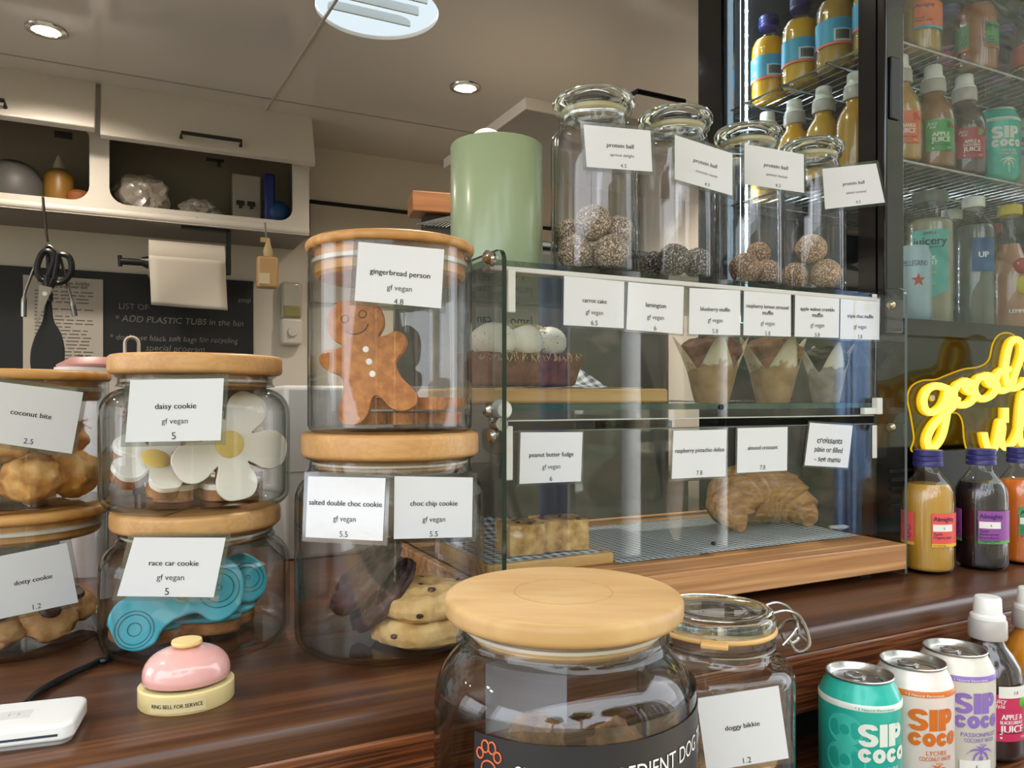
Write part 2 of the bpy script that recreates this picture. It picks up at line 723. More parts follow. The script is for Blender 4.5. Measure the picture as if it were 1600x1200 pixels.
def downlight(px, py, label):
    q = atZ(px, py, ZC)
    t = thing('downlight', label, 'ceiling light', (q.x, q.y, ZC), 0, 'recessed downlights in the ceiling')
    MB().lathe([(.030, -.002), (.032, -.006), (.044, -.004), (.045, 0), (.03, 0)], 40, closed=True).build('trim_ring', M_['chrome'], t)
    MB().lathe([(0, -.0035), (.029, -.0035), (.029, -.001), (0, -.001)], 32).build('lamp_disc', emis('lit lamp disc', 'ffe9c4', 14), t)
    l = bpy.data.lights.new('downlight_beam', 'SPOT')
    l.energy = 30
    l.color = (1, .89, .76)
    l.spot_size = radians(150)
    l.spot_blend = .9
    l.shadow_soft_size = .03
    o = bpy.data.objects.new('downlight_beam', l)
    COL.objects.link(o)
    o.location = (0, 0, -.012)
    o.parent = t
    return t


downlight(72, 46, 'round recessed downlight glowing above the cabinets on the left')
downlight(727, 136, 'round recessed downlight glowing above the green canister')

for k_, (x_, y_) in enumerate(((-1.15, 2.1), (1.55, 2.1), (-.75, 1.0), (.45, 1.0))):  # extra downlights added out of view to brighten the interior
    q_ = Vector((x_, y_, ZC)) - CAM
    f_ = q_.dot(FW)
    downlight(800 + FPX * q_.dot(RT) / f_, HZN - FPX * (ZC - CZ) / f_, 'round downlight added outside the picture to brighten the truck interior')

# ------------------------------------------------------------------ overhead cabinet at the back left
YC = 2.50
ct = thing('overhead_cabinet', 'white overhead cabinet along the back wall with rounded open compartments', 'cabinet', (-.9, YC, CZ + .52))
org = Vector((-.9, YC, CZ + .52))


def loc(px, py, v=YC):
    q = atY(px, py, v)
    return q.x - org.x, q.z - org.z


def rrect(x0, x1, z0, z1, r, n=6):
    return arc(x1 - r, z1 - r, r, 0, 90, n) + arc(x0 + r, z1 - r, r, 90, 180, n) + arc(x0 + r, z0 + r, r, 180, 270, n) + arc(x1 - r, z0 + r, r, 270, 360, n)


cxr = loc(482, 300)[0]                      # right end of the cabinet
cxl = -1.0
holes = []
l_, r_ = loc(171, 280)[0], loc(457, 280)[0]
zb, zt = loc(320, 334)[1], .262
holes.append((l_, r_))
wd = r_ - l_
gap = l_ - loc(140, 280)[0]
holes.append((l_ - gap - wd, l_ - gap))
# face frame: strips round the holes made with the corners filled
mb = MB()
H = .37


def face_with_hole(mb, X0, X1, Z0, Z1, hole, y0, y1):
    hp = hole
    m = len(hp)
    ccx = sum(p[0] for p in hp) / m
    ccz = sum(p[1] for p in hp) / m
    op = []
    for x, z in hp:
        dx, dz = x - ccx, z - ccz
        ts = []
        if dx > 1e-9: ts.append((X1 - ccx) / dx)
        if dx < -1e-9: ts.append((X0 - ccx) / dx)
        if dz > 1e-9: ts.append((Z1 - ccz) / dz)
        if dz < -1e-9: ts.append((Z0 - ccz) / dz)
        k = min(ts)
        op.append((ccx + dx * k, ccz + dz * k))
    vs = []
    for y in (y0, y1):
        vs += [(x, y, z) for x, z in hp] + [(x, y, z) for x, z in op]
    fs = []
    for i in range(m):
        j = (i + 1) % m
        fs += [(i, j, m + j, m + i), (2 * m + i, 3 * m + i, 3 * m + j, 2 * m + j), (i, 2 * m + i, 2 * m + j, j)]
    for cx_, cz_ in ((X0, Z0), (X1, Z0), (X1, Z1), (X0, Z1)):
        best = None
        for i in range(m):
            j = (i + 1) % m
            if abs(op[i][0] - op[j][0]) > 1e-6 and abs(op[i][1] - op[j][1]) > 1e-6:
                dd = min((op[i][0] - cx_) ** 2 + (op[i][1] - cz_) ** 2, (op[j][0] - cx_) ** 2 + (op[j][1] - cz_) ** 2)
                if best is None or dd < best[0]:
                    best = (dd, i, j)
        if best:
            q = len(vs)
            vs += [(cx_, y0, cz_), (cx_, y1, cz_)]
            fs += [(m + best[1], m + best[2], q), (3 * m + best[1], 3 * m + best[2], q + 1)]
    mb.add(vs, fs)


midx = l_ - gap / 2
face_with_hole(mb, midx, cxr, 0, H, rrect(l_, r_, zb, zt, .045), -.012, .006)
face_with_hole(mb, cxl, midx, 0, H, rrect(holes[1][0], holes[1][1], zb, zt, .045), -.012, .006)
mb.build('face_frame', M_['white'], ct, smooth=30)
mb = MB().box(cxl, cxr, .006, YB - YC, 0, .016).box(cxr - .016, cxr, .006, YB - YC, .016, H)
mb.box(cxl, cxr - .016, YB - YC - .01, YB - YC, .016, H).box(midx - .008, midx + .008, .006, YB - YC - .01, .016, H)
mb.build('carcass', plain('cabinet inside', '8d857a', .5), ct, smooth=0)
mb = MB().box(cxl, cxr, .006, YB - YC - .01, zb - .012, zb - .004)
mb.build('shelf', M_['white'], ct, smooth=0)
mb = MB().tube([(cxl, -.004, .012), (cxr, -.004, .012)], .013, 10)
mb.build('rounded_edge', M_['white'], ct)
# lift-up doors, a little open: hinge at the top, lower edge towards the hatch
hx_ = plain('handle black', '15120f', .4)
for nm, xa, xb, open_ in (('left', cxl, midx - .008, 0.075), ('right', midx + .004, cxr + .004, .055)):
    d_h = H - .195
    ang = math.degrees(math.asin(open_ / d_h)) * -1
    Mx = TR(0, -.013, H) @ RX(ang)
    dr = MB().box(xa, xb, -.022, 0, -d_h, 0, Mx).build('door', M_['white'], ct, smooth=30, bevel=.003)
    c = (loc(326, 240)[0]) if nm == 'right' else loc(-40, 200)[0]
    hm = MB()
    pts = [(c - .082, -.022, -d_h + .025), (c - .082, -.047, -d_h + .025), (c + .082, -.047, -d_h + .025), (c + .082, -.022, -d_h + .025)]
    hm.tube([Mx @ Vector(p_) for p_ in pts], .0055, 8)
    hm.build('handle', hx_, dr)
    st = MB()
    st.tube([(xa + .07, .0, .24), Mx @ Vector((xa + .07, 0, -d_h * .7))], .004, 8)
    st.build('lift_stay', M_['black'], ct)
# black door catches
mb = MB()
for px, py in ((100, 214),):
    x, z = loc(px, py)
    mb.box(x - .022, x + .022, -.024, -.012, z - .008, z + .008)
mb.build('door_catch', M_['black'], ct, smooth=0)
mb = MB()
x, z = loc(338, 252)
mb.box(x - .03, x + .02, -.02, -.012, z - .006, z + .002).box(x + .0, x + .012, -.02, -.012, z - .02, z)
mb.build('door_catch', M_['black'], ct, smooth=0)
mb = MB()
put_text(mb, 'pound', TR(*[loc(228, 338)[0], -.0125, loc(228, 338)[1]]) @ RX(90), width=.05, shear=.25, wob=.002)
put_text(mb, 'deposit', TR(*[loc(319, 345)[0], -.0125, loc(319, 345)[1]]) @ RX(90), width=.06, shear=.25, wob=.002)
mb.build('handwriting', M_['ink'], ct, smooth=0)

# things in the cabinet
zsh = CZ + .52 + zb - .003


def inC(px, v=2.6):
    q = atY(px, 300, v)
    return q.x


t = tag(MB().lathe([(0, 0), (.075, 0), (.08, .02), (.078, .06), (.06, .10), (.03, .118), (0, .122)], 32, TR(inC(20), 2.6, zsh)).build('bowl', plain('grey bowl', '565452', .5)), 'dark grey upturned bowl in the left cabinet compartment', 'bowl')
t = thing('sauce_bottle', 'mustard yellow sauce bottle in the left cabinet compartment', 'bottle', (inC(92), 2.6, zsh))
MB().lathe([(0, 0), (.037, 0), (.04, .01), (.04, .09), (.03, .104), (.016, .112), (0, .112)], 32).build('bottle_body', plain('mustard', '8a6428', .4), t)
MB().lathe([(.017, .112), (.015, .122), (.004, .152), (0, .153), (0, .112)], 24).build('nozzle', plain('nozzle', 'a09a8c', .4), t)
tag(MB().lathe([(0, 0), (.03, 0), (.034, .012), (.034, .04), (.02, .05), (0, .052)], 24, TR(inC(124), 2.58, zsh)).build('jar', plain('terracotta pot', '8c4f22', .5)), 'small orange brown pot at the right of the left compartment', 'pot')
bagm = thin_glass('crinkled plastic bag', 'b9b4aa', '6f6a60', .08, .12)
for (px, r, sc_, lb, v, sd) in ((222, .072, (1.05, .8, .95), 'crumpled clear plastic bag of liners at the left of the open cabinet', 2.60, 3), (312, .055, (1.1, .8, .72), 'crumpled clear plastic bag next to the switch panel', 2.62, 8)):
    o = tag(MB().lump((inC(px, v), v, zsh + r * sc_[2] * .8), r, sd, .28, 2.6, 4, sc_, None, .12, 7, flat=.8 * sc_[2] - .01).build('plastic_bag', plain('plastic bag', '9b948a', .3, coat=.3), smooth=20), lb, 'plastic bag')
# switch panel in the cabinet
q0, q1 = atY(363, 270, 2.64), atY(408, 345, 2.64)
t = thing('switch_panel', 'white switch panel with two black breakers inside the cabinet', 'switch panel', ((q0.x + q1.x) / 2, 2.64, zsh))
hw = (q1.x - q0.x) / 2
hh = q0.z - zsh
MB().box(-hw, hw, 0, .04, 0, hh).build('panel', plain('panel white', 'b4afa6', .4), t, bevel=.004, smooth=30)
for sx_ in (-.45, .3):
    MB().box(hw * sx_ - .012, hw * sx_ + .012, -.006, 0, hh * .42, hh * .50).box(hw * sx_ - .005, hw * sx_ + .005, -.014, -.006, hh * .36, hh * .46).build('breaker', M_['black'], t, smooth=0)
t = thing('dustpan_brush', 'blue plastic brush standing at the right of the open cabinet', 'brush', (inC(427, 2.56), 2.56, zsh))
MB().box(-.028, .004, -.012, .012, .0, .165).build('handle', plain('blue plastic', '14276b', .4), t, bevel=.006, smooth=40)
MB().lump((.018, 0, .042), .04, 4, .1, 2, 3, (.9, .5, 1.0)).build('brush_head', plain('teal blue', '12406f', .45), t)

# ------------------------------------------------------------------ scissors, spatula, paper roll, bottle hung below
q = atY(70, 330, 2.47)
t = thing('hanging_scissors', 'black handled scissors hanging open from a hook below the cabinet', 'scissors', (q.x, 2.47, q.z))


def L2(px, py):
    a_ = atY(px, py, 2.47)
    return Vector((a_.x - q.x, 0, a_.z - q.z))


hk = MB().tube(spline([L2(67, 308), L2(68, 318), L2(71, 350), L2(74, 378)], 6), .0035, 8)
hk.build('hook', plain('hook wire', '5d5750', .3, 1), t)
sm = MB()
lo = [L2(x_, y_) for x_, y_ in ((76, 392), (66, 396), (59, 412), (58, 425), (64, 436), (72, 436), (80, 420), (84, 402))]
sm.tube(spline(lo, 5, True), .008, 8, True)
lo = [L2(x_, y_) for x_, y_ in ((96, 397), (108, 402), (112, 418), (106, 434), (92, 442), (85, 436), (88, 418), (90, 402))]
sm.tube(spline(lo, 5, True), .008, 8, True)
sm.tube([L2(73, 430), L2(74, 450)], .011, 8).tube([L2(84, 436), L2(76, 452)], .010, 8)
sm.build('handles', M_['black'], t)


def blade(a_, b_, w_, y_):
    a_, b_ = L2(*a_), L2(*b_)
    d_ = (b_ - a_).normalized()
    nn = Vector((-d_.z, 0, d_.x))
    m_ = MB()
    m_.add([a_ + nn * w_ + Vector((0, y_, 0)), a_ - nn * w_ + Vector((0, y_, 0)), b_ + Vector((0, y_, 0)), a_ + nn * w_ + Vector((0, y_ + .003, 0)), a_ - nn * w_ + Vector((0, y_ + .003, 0)), b_ + Vector((0, y_ + .003, 0))], [(0, 1, 2), (3, 5, 4), (0, 2, 5, 3), (1, 4, 5, 2), (0, 3, 4, 1)])
    return m_


blm = plain('blade steel', '8d857c', .3, 1)
b_ = blade((72, 448), (57, 511), .016, -.012).build('blade', blm, t, smooth=0)
blade((76, 450), (66, 480), .013, -.006).build('blade', blm, t, smooth=0)
MB().lathe([(0, -.002), (.006, -.002), (.006, .002), (0, .002)], 16, TR(*(L2(71, 460) + Vector((0, -.014, 0)))) @ RX(90)).build('screw', M_['chrome'], t)
q2 = atY(78, 470, 2.50)
t = thing('serving_spatula', 'black flat spatula hanging behind the scissors', 'spatula', (q2.x, 2.50, q2.z))


def L3(px, py):
    a_ = atY(px, py, 2.50)
    return (a_.x - q2.x, a_.z - q2.z)


ol = [L3(*p_) for p_ in ((72, 470), (80, 470), (84, 500), (95, 520), (101, 545), (100, 570), (94, 588), (78, 594), (58, 592), (48, 575), (48, 548), (55, 525), (66, 502))]
ol = [(p_.x, p_.y) for p_ in spline([Vector((a_, b_, 0)) for a_, b_ in ol], 4, True)]
MB().prism(ol, -.004, .004, RX(90)).build('blade', M_['black'], t, bevel=.002)
MB().tube([(0.001, 0, 0), (-.004, 0, L3(72, 385)[1])], .007, 10).build('handle', M_['black'], t)
q3 = atY(112, 430, 2.49)
t = thing('whisk_tongs', 'thin steel tongs hanging open behind the scissors', 'tongs', (q3.x, 2.49, q3.z))
mb = MB()
for pts in (((57, 410), (45, 440), (38, 462), (37, 495)), ((95, 405), (104, 440), (112, 470), (117, 494))):
    mb.tube(spline([atY(a_, b_, 2.49) - Vector((q3.x, 2.49, q3.z)) for a_, b_ in pts], 5), [.004] * 11 + [.007] * 5, 8)
mb.tube(spline([atY(a_, b_, 2.49) - Vector((q3.x, 2.49, q3.z)) for a_, b_ in ((57, 410), (66, 392), (76, 384), (87, 392), (95, 405))], 4), .0035, 8)
mb.build('tong_arms', M_['steel'], t)

# paper towel roll on its black bracket
yr = 2.52
qc = atY(290, 405, yr)
t = thing('paper_towel_holder', 'black paper towel bracket fixed under the cabinet', 'towel holder', (qc.x, yr, qc.z))


def L4(px, py):
    a_ = atY(px, py, yr)
    return Vector((a_.x - qc.x, 0, a_.z - qc.z))


mb = MB().tube([L4(188, 408), L4(235, 411)], .010, 10).tube([L4(187, 399), L4(188, 416)], .006, 8).tube([L4(220, 408), L4(236, 411)], [.012, .022], 12)
mb.build('spindle', M_['black'], t)
mb = MB()
a_, b_ = L4(283, 373), L4(357, 378)
zt_ = CZ + .52 - qc.z
mb.box(a_.x, b_.x, -.012, .012, zt_ - .008, zt_)
c_ = L4(356, 424)
mb.box(b_.x - .006, b_.x + .006, -.012, .012, c_.z, zt_)
mb.box(b_.x - .022, b_.x + .006, -.016, .016, c_.z - .01, c_.z + .035)
mb.build('bracket', M_['black'], t, smooth=0)
t = thing('paper_towel_roll', 'white paper towel roll with its sheet hanging down', 'paper towel', (qc.x, yr, qc.z))
xa, xb = L4(232, 400).x, L4(349, 400).x
zc_ = L4(290, 408).z
rr = .055
MB().lathe([(.015, xa), (rr, xa), (rr, xb), (.015, xb)], 40, TR(0, 0, zc_) @ Matrix.Rotation(pi / 2, 4, 'Y'), closed=True).build('roll', plain('tissue', 'ada598', .85, bump=.3, bscale=90), t)
zl = L4(290, 482).z
vs, fs = [], []
nz_ = 12
for i in range(nz_ + 1):
    z_ = zc_ + (zl - zc_) * i / nz_
    for j in range(9):
        x_ = xa + (xb - xa) * j / 8 + .006 * i / nz_
        vs.append((x_, -rr - .002 - .006 * sin(i / nz_ * 3 + j * .5) * (i / nz_), z_ - .006 * j / 8 * (i / nz_)))
for i in range(nz_):
    for j in range(8):
        fs.append((i * 9 + j, i * 9 + j + 1, i * 9 + j + 10, i * 9 + j + 9))
MB().add(vs, fs).build('hanging_sheet', plain('tissue sheet', 'b2aa9c', .85), t, solid=.001)

# spray bottle hung from the cabinet
yb_ = 2.46
qb = atY(415, 450, yb_)
t = thing('hanging_bottle', 'tan squeeze bottle with white label hanging from the cabinet by its pump', 'bottle', (qb.x, yb_, qb.z))


def L5(px, py):
    a_ = atY(px, py, yb_)
    return Vector((a_.x - qb.x, 0, a_.z - qb.z))


a_, b_ = L5(401, 450), L5(434, 403)
MB().box(a_.x, b_.x, -.018, .018, a_.z, b_.z).build('bottle_body', plain('tan plastic', 'a8865a', .4), t, bevel=.008, seg=3)
tz = L5(417, 372).z
cxm = (a_.x + b_.x) / 2
MB().lathe([(0, b_.z), (.012, b_.z), (.016, b_.z + .015), (.008, b_.z + .04), (.006, tz), (0, tz)], 16, TR(cxm + .002, 0, 0)).box(cxm - .02, cxm + .004, -.006, .006, tz - .014, tz).build('pump', plain('cream plastic', 'b29a6c', .4), t)
MB().box(a_.x + .004, a_.x + .036, -.0195, -.0185, a_.z + .012, a_.z + .045).build('label', plain('cream label', 'b9a88c', .6), t, smooth=0)
MB().tube([L5(414, 348), L5(416, 375)], .003, 6).build('cord', M_['steel'], t)

# soap dispenser on the back wall
ys = YB - .05
a_, b_ = atY(440, 538, ys), atY(473, 441, ys)
cx_ = (a_.x + b_.x) / 2
t = thing('soap_dispenser', 'clear and white wall soap dispenser with a round push button', 'soap dispenser', (cx_, ys, a_.z))
hw, hh = (b_.x - a_.x) / 2, b_.z - a_.z
MB().box(-hw, hw, 0, .049, 0, hh * .42).build('base', M_['white'], t, bevel=.01, seg=3)
MB().box(-hw * .96, hw * .96, .004, .049, hh * .42, hh).build('clear_tank', plain('cloudy tank', 'aaa596', .2, coat=.3), t, bevel=.01, seg=3)
MB().box(-hw * .8, hw * .8, .001, .045, hh * .44, hh * .62).build('soap_level', plain('yellow green soap', '8c8757', .3), t, bevel=.004)
MB().lathe([(0, .01), (.014, .01), (.018, 0), (0, 0)], 24, TR(0, 0, hh * .2) @ RX(90)).build('push_button', M_['white'], t)

# blackboard and paper list on the back wall
a_, b_ = atY(395, 700, YB), atY(100, 436, YB)
zt_ = atY(200, 428, YB).z
t = thing('blackboard', 'wall mounted blackboard covered in chalk handwriting', 'blackboard', (b_.x, YB, a_.z))
X0 = atY(-60, 500, YB).x - b_.x
X1 = a_.x - b_.x
MB().box(X0, X1, -.014, 0, 0, zt_ - a_.z).build('board', M_['blackboard'], t, smooth=0)
mb = MB()
rnd = random.Random(3)


def chalk(txt, px, py, wpx, sh=.15):
    q_ = atY(px, py, YB - .0145)
    q2_ = atY(px + wpx, py, YB - .0145)
    put_text(mb, txt, TR(q_.x - b_.x, -.0148, q_.z - a_.z) @ RX(90), width=q2_.x - q_.x, align=-1, shear=sh, wob=.004)


chalk('LIST OF', 186, 478, 46, 0)
chalk('* ADD PLASTIC TUBS in the bin', 180, 497, 200)
chalk('* don\'t use black soft bags for recycling', 172, 526, 200)
chalk('special program', 228, 543, 92)
chalk('soap', 372, 468, 20)
mb.build('chalk_writing', M_['chalk'], t, smooth=0)
q0, q1 = atY(36, 600, YB - .016), atY(161, 437, YB - .016)
t = thing('paper_list', 'white printed paper list stuck on the blackboard behind the scissors', 'paper', ((q0.x + q1.x) / 2, YB - .016, q0.z))
hw, hh = (q1.x - q0.x) / 2, q1.z - q0.z
MB().box(-hw, hw, -.001, .001, 0, hh).build('sheet', plain('list paper', 'b9b1a4', .7), t, smooth=0)
mb = MB()
rnd = random.Random(5)
for i in range(26):
    z_ = hh * (.86 - i * .033)
    x_ = -hw * .72
    while x_ < hw * .6:
        l_w = rnd.uniform(.012, .035)
        mb.box(x_, min(x_ + l_w, hw * .75), -.0016, -.0012, z_, z_ + .0035)
        x_ += l_w + .006
        if rnd.random() < .08:
            break
mb.build('printed_lines', plain('grey print', '6d665e', .7), t, smooth=0)
mb = MB()
put_text(mb, 'Please keep bags, bottles', TR(.0, -.0018, hh * .95) @ RX(90), width=hw * 1.3, shear=.2, wob=.002)
put_text(mb, 'the bins are over full', TR(.0, -.0018, hh * .915) @ RX(90), width=hw * 1.2, shear=.2, wob=.002)
put_text(mb, 'take the soft', TR(hw * .6, -.0018, hh * .26) @ RX(90) @ RZ(-12), width=hw * .5, shear=.2, wob=.002)
mb.build('handwriting', M_['ink'], t, smooth=0)

# right end overhead cabinet
a_ = atF(822, 172, 1.6)
b_ = atF(705, 265, 2.017)
x0_ = a_.x
zz_ = a_.z
t = thing('overhead_shelf', 'white edged overhead shelf hung under the ceiling behind the tall jars', 'shelf', (x0_, a_.y, zz_))
dy = b_.y - a_.y
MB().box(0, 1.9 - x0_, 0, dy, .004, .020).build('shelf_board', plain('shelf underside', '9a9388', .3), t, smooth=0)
MB().box(-.004, 1.9 - x0_, -.006, 0, 0, .024).box(-.004, 0, 0, dy, 0, .024).build('edge_lip', plain('shelf edge', 'c3baab', .35), t, smooth=0)
c_ = atY(1030, 155, a_.y - .03) - a_
MB().tube([(c_.x - .06, 0, .075), (c_.x - .06, -.03, .075), (c_.x + .07, -.03, .075), (c_.x + .07, 0, .075)], .006, 8).build('handle', M_['black'], t)  # black bar in place of door handles reflected in the ceiling

# back bench
t = thing('back_bench', 'long steel topped bench along the back wall', 'bench', (0, 2.3, 0))
MB().box(-1.9, 1.8, -.18, .43, .87, .91).build('bench_top', plain('bench steel', '6f6c66', .35, .8), t, bevel=.004)
MB().box(-1.88, 1.78, -.14, .43, 0, .87).build('bench_front', plain('bench cupboard', '4f4b46', .5), t, smooth=0)

# ------------------------------------------------------------------ the service counter
t = thing('service_counter', 'long dark walnut laminate service counter with rounded front edge', 'counter', (0, VE, 0))
mb = MB()
xs = (-1.49, 1.74)
vs = [(x, y_, z_) for x in xs for y_, z_ in arc(.012, CT - .012, .012, 90, 180, 6) + [(0, CT - .022), (.02, CT - .022), (.02, CT - .03), (.62, CT - .03), (.62, CT)]]
m_ = len(vs) // 2
fs = [tuple(range(m_)), tuple(range(2 * m_ - 1, m_ - 1, -1))] + [(i, (i + 1) % m_, m_ + (i + 1) % m_, m_ + i) for i in range(m_)]
mb.add(vs, fs).build('worktop', M_['counter'], t, smooth=50)
MB().box(-1.49, 1.74, .0, .02, CT - .078, CT - .0222).build('front_fascia', M_['fascia'], t, smooth=30, bevel=.003)
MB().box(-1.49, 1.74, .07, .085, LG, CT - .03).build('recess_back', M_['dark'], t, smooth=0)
MB().box(-1.49, 1.74, -.25, .085, LG - .03, LG).build('drinks_ledge', M_['fascia'], t, smooth=30, bevel=.006)
mb = MB()
for x_ in (-1.3, -.4, .5, 1.5):
    mb.box(x_ - .02, x_ + .02, -.2, .07, LG - .16, LG - .03)
mb.build('ledge_brackets', M_['black'], t, smooth=0)

# raised flap added over the counter, out of view, to block the top sky
t = thing('sky_blocking_flap', 'white flap added above the picture to block the top sky over the counter', 'hatch', (0, .5, ZC - .01))
o = MB().box(-1.5, 1.75, -.85, 0, 0, .03).build('flap_panel', M_['white'], t, bevel=.006, smooth=30)
o.rotation_euler = (radians(-14), 0, 0)

# ------------------------------------------------------------------ outside: what the glass reflects
mb = MB().box(-8, 8, -9, .5, -.45, -.4)
struct(mb.build('ground', ramp_mat('leaf litter ground', [(.3, '4e4030'), (.45, '9a866a'), (.55, '6d5a42'), (.7, 'c0ae92')], (3, 3, 3), 7, .9), smooth=0))
mb = MB()
vs, fs = [], []
for i in range(41):
    for j in range(9):
        x_ = -20 + i * 1.0
        h_ = j / 8
        vs.append((x_, -4.0 - 4.6 * h_ + .3 * noise.noise(Vector((x_, h_ * 3, 1))), -.42 + 5.4 * (max(.62, min(1, 1 + (x_ + .5) * .2)) + (.9 if x_ > 4 else max(0, x_ - 2.5) * .6)) * h_ ** .8 + .2 * noise.noise(Vector((x_ * .7, h_ * 4, 5)))))
for i in range(40):
    for j in range(8):
        fs.append((i * 9 + j, i * 9 + 9 + j, i * 9 + 10 + j, i * 9 + j + 1))
mb.add(vs, fs)
struct(mb.build('ground_bank', ramp_mat('leaf litter', [(.3, '26261c'), (.46, '565242'), (.6, '363e28'), (.75, '787262')], (1.6, 1.6, 2.4), 8, .9)))

for k, (x_, y_, r_) in enumerate(((-3.6, -4.3, .10), (-.9, -4.1, .09), (1.7, -4.3, .11), (4.3, -4.2, .10))):
    tt = thing('tree', 'pale trunked tree on the bank opposite the truck, out of the picture', 'tree', (x_, y_, -.2), 0, 'trees on the bank opposite')
    MB().tube(spline([(0, 0, 0), (.05, 0, 1.2), (-.06, .05, 2.6), (.1, 0, 4.4)], 5), r_, 10).build('trunk', plain('pale bark', '9d917e', .9), tt)
    MB().lump((.1, -.1, 4.7), .8, k, .4, 2, 4, (1.1, .9, .8), None, .2, 8).build('crown', ramp_mat('leaves', [(.3, '28331c'), (.6, '566436')], (9, 9, 9), 6, .8), tt)

# posts, and blue cloth added in place of people, seen only reflected in the case
for x_, y_, r_ in ((2.13, -1.72, .045), (3.3, -2.4, .03)):
    tag(MB().lathe([(0, -.4), (r_, -.4), (r_, 2.3), (0, 2.3)], 16, TR(x_, y_, 0)).build('awning_post', plain('white post', 'd9d9d6', .5), None), 'white awning post across from the truck, out of the picture', 'post', 'awning posts across the way')
for x_, y_, w_ in ((2.9, -1.12, .11), (1.25, -.92, .05)):
    vs, fs = [], []
    for i in range(13):
        for z_ in (.3, 2.1):
            vs.append((x_ - w_ + 2 * w_ * i / 12, y_ + .02 * sin(i * 1.3), z_))
    for i in range(12):
        fs.append((2 * i, 2 * i + 2, 2 * i + 3, 2 * i + 1))
    t = thing('banner', 'narrow blue cloth on a pole, added in place of a person, out of the picture', 'banner', (0, 0, 0), 0, 'blue cloths added across the way')
    MB().add(vs, fs).build('cloth', plain('blue cloth', '7d9cc4', .8), t, solid=.003)
    MB().tube([(x_ + w_, y_, -.4), (x_ + w_, y_, 2.15)], .012, 8).build('pole', M_['steel'], t)

# ================================================================== price cards
def on_plane(px, py, P, N):
    d = ray(px, py)
    return CAM + d * ((P - CAM).dot(N) / d.dot(N))


def card(corners, label, lines, P, N, hand=False, curl=0, film=.0035):
    """laminated card: four corners (TL TR BR BL) on the plane through P with normal N (towards the viewer)"""
    N = N.normalized()
    q = [on_plane(x, y, P, N) for x, y in corners]
    ex = ((q[1] - q[0]) + (q[2] - q[3])).normalized()
    ey = N.cross(ex).normalized()
    base = (q[2] + q[3]) / 2
    R = Matrix((ex, ey, N)).transposed().to_4x4()
    R.translation = base
    t = thing('price_card', label, 'price card', M=R, group='laminated price cards')
    Ri = R.inverted()
    l = [Ri @ p_ for p_ in q]
    c = sum(l, Vector()) / 4

    def sheet(grow, z0, z1, rows=1):
        vs = []
        for z in (z0, z1):
            for p_ in l:
                d = p_ - c
                k = Vector((p_.x + (grow if d.x > 0 else -grow), p_.y + (grow if d.y > 0 else -grow), z))
                vs.append(k)
        return vs, [(0, 1, 2, 3), (4, 7, 6, 5), (0, 4, 5, 1), (1, 5, 6, 2), (2, 6, 7, 3), (3, 7, 4, 0)]
    MB().add(*sheet(film, -.0002, .0002)).build('laminate_film', M_['film'], t, smooth=0)
    MB().add(*sheet(0, .0003, .0006)).build('paper_sheet', M_['paper'], t, smooth=0)
    mb = MB()
    tl, tr, br, bl = l
    for ln in lines:
        txt, cx, cyf, wf, bold = ln[:5]
        top = tl.lerp(tr, cx)
        bot = bl.lerp(br, cx)
        o = top.lerp(bot, cyf)
        wd = (tr - tl).length * wf
        Mx = TR(o.x, o.y, .0008)
        put_text(mb, txt, Mx, width=wd, bold=.018 if bold else 0, shear=.2 if hand else 0, wob=.0012 if hand else 0)
    mb.build('lettering', M_['ink'], t, smooth=0)
    return t


def card_on(jx, jy, r, corners, label, lines, gap=.0015, aim=None, **k):
    """stick a card on the front of a round jar"""
    cx = sum(c[0] for c in corners) / 4
    if aim is not None:
        cx = aim
    d = ray(cx, HZN)
    d = Vector((d.x, d.y, 0)).normalized()
    j = Vector((jx, jy, 0))
    b = d.dot(j)
    dist2 = j.length_squared - b * b
    rr = r
    s_ = b - sqrt(max(rr * rr - dist2, 0))
    P = d * s_
    N = (P - j).normalized()
    P = P + N * gap
    return card(corners, label, lines, Vector((P.x, P.y, CZ)), N, **k)


# ================================================================== jars
def shell(outer, th, base):
    """closed glass shell from an outer profile that starts at the axis"""
    o = [Vector((r, z)) for r, z in outer]
    inner = []
    for i, p_ in enumerate(o):
        if p_.x < 1e-6:
            continue
        a_, b_ = o[max(i - 1, 0)], o[min(i + 1, len(o) - 1)]
        t_ = (b_ - a_).normalized()
        n_ = Vector((-t_.y, t_.x))
        k = p_ + n_ * th
        if k.y < base:
            k.y = base
        if k.x > .001:
            inner.append((k.x, k.y))
    top = (o[-1].x - th, o[-1].y)
    return list(outer) + [top] + inner[::-1][1:] + [(0, base)]


def glass_body(t, outer, th=.003, base=.006, n=64, m=None, name='glass_body'):
    return MB().lathe(shell(outer, th, base), n).build(name, m or M_['glass'], t, smooth=50)


def wood_lid(t, R, z0, z1, m, plug=None, rnd_=.004):
    pr = [(0, z0)] + arc(R - rnd_, z0 + rnd_, rnd_, -90, 0, 4) + arc(R - rnd_, z1 - rnd_, rnd_, 0, 90, 4) + [(0, z1)]
    o = MB().lathe(pr, 64).build('lid', m, t, smooth=50)
    if plug:
        pr_, pz = plug
        MB().lathe([(0, z0 - pz), (pr_ - .003, z0 - pz), (pr_, z0 - pz + .003), (pr_, z0), (0, z0)], 48).build('lid_plug', m, o, smooth=40)
        MB().lathe([(pr_, z0 - pz * .55), (pr_ + .003, z0 - pz * .5), (pr_ + .003, z0 - pz * .35), (pr_, z0 - pz * .3)], 48, closed=True).build('seal_ring', plain('clear seal', 'c9c4b6', .3), o)
    return o


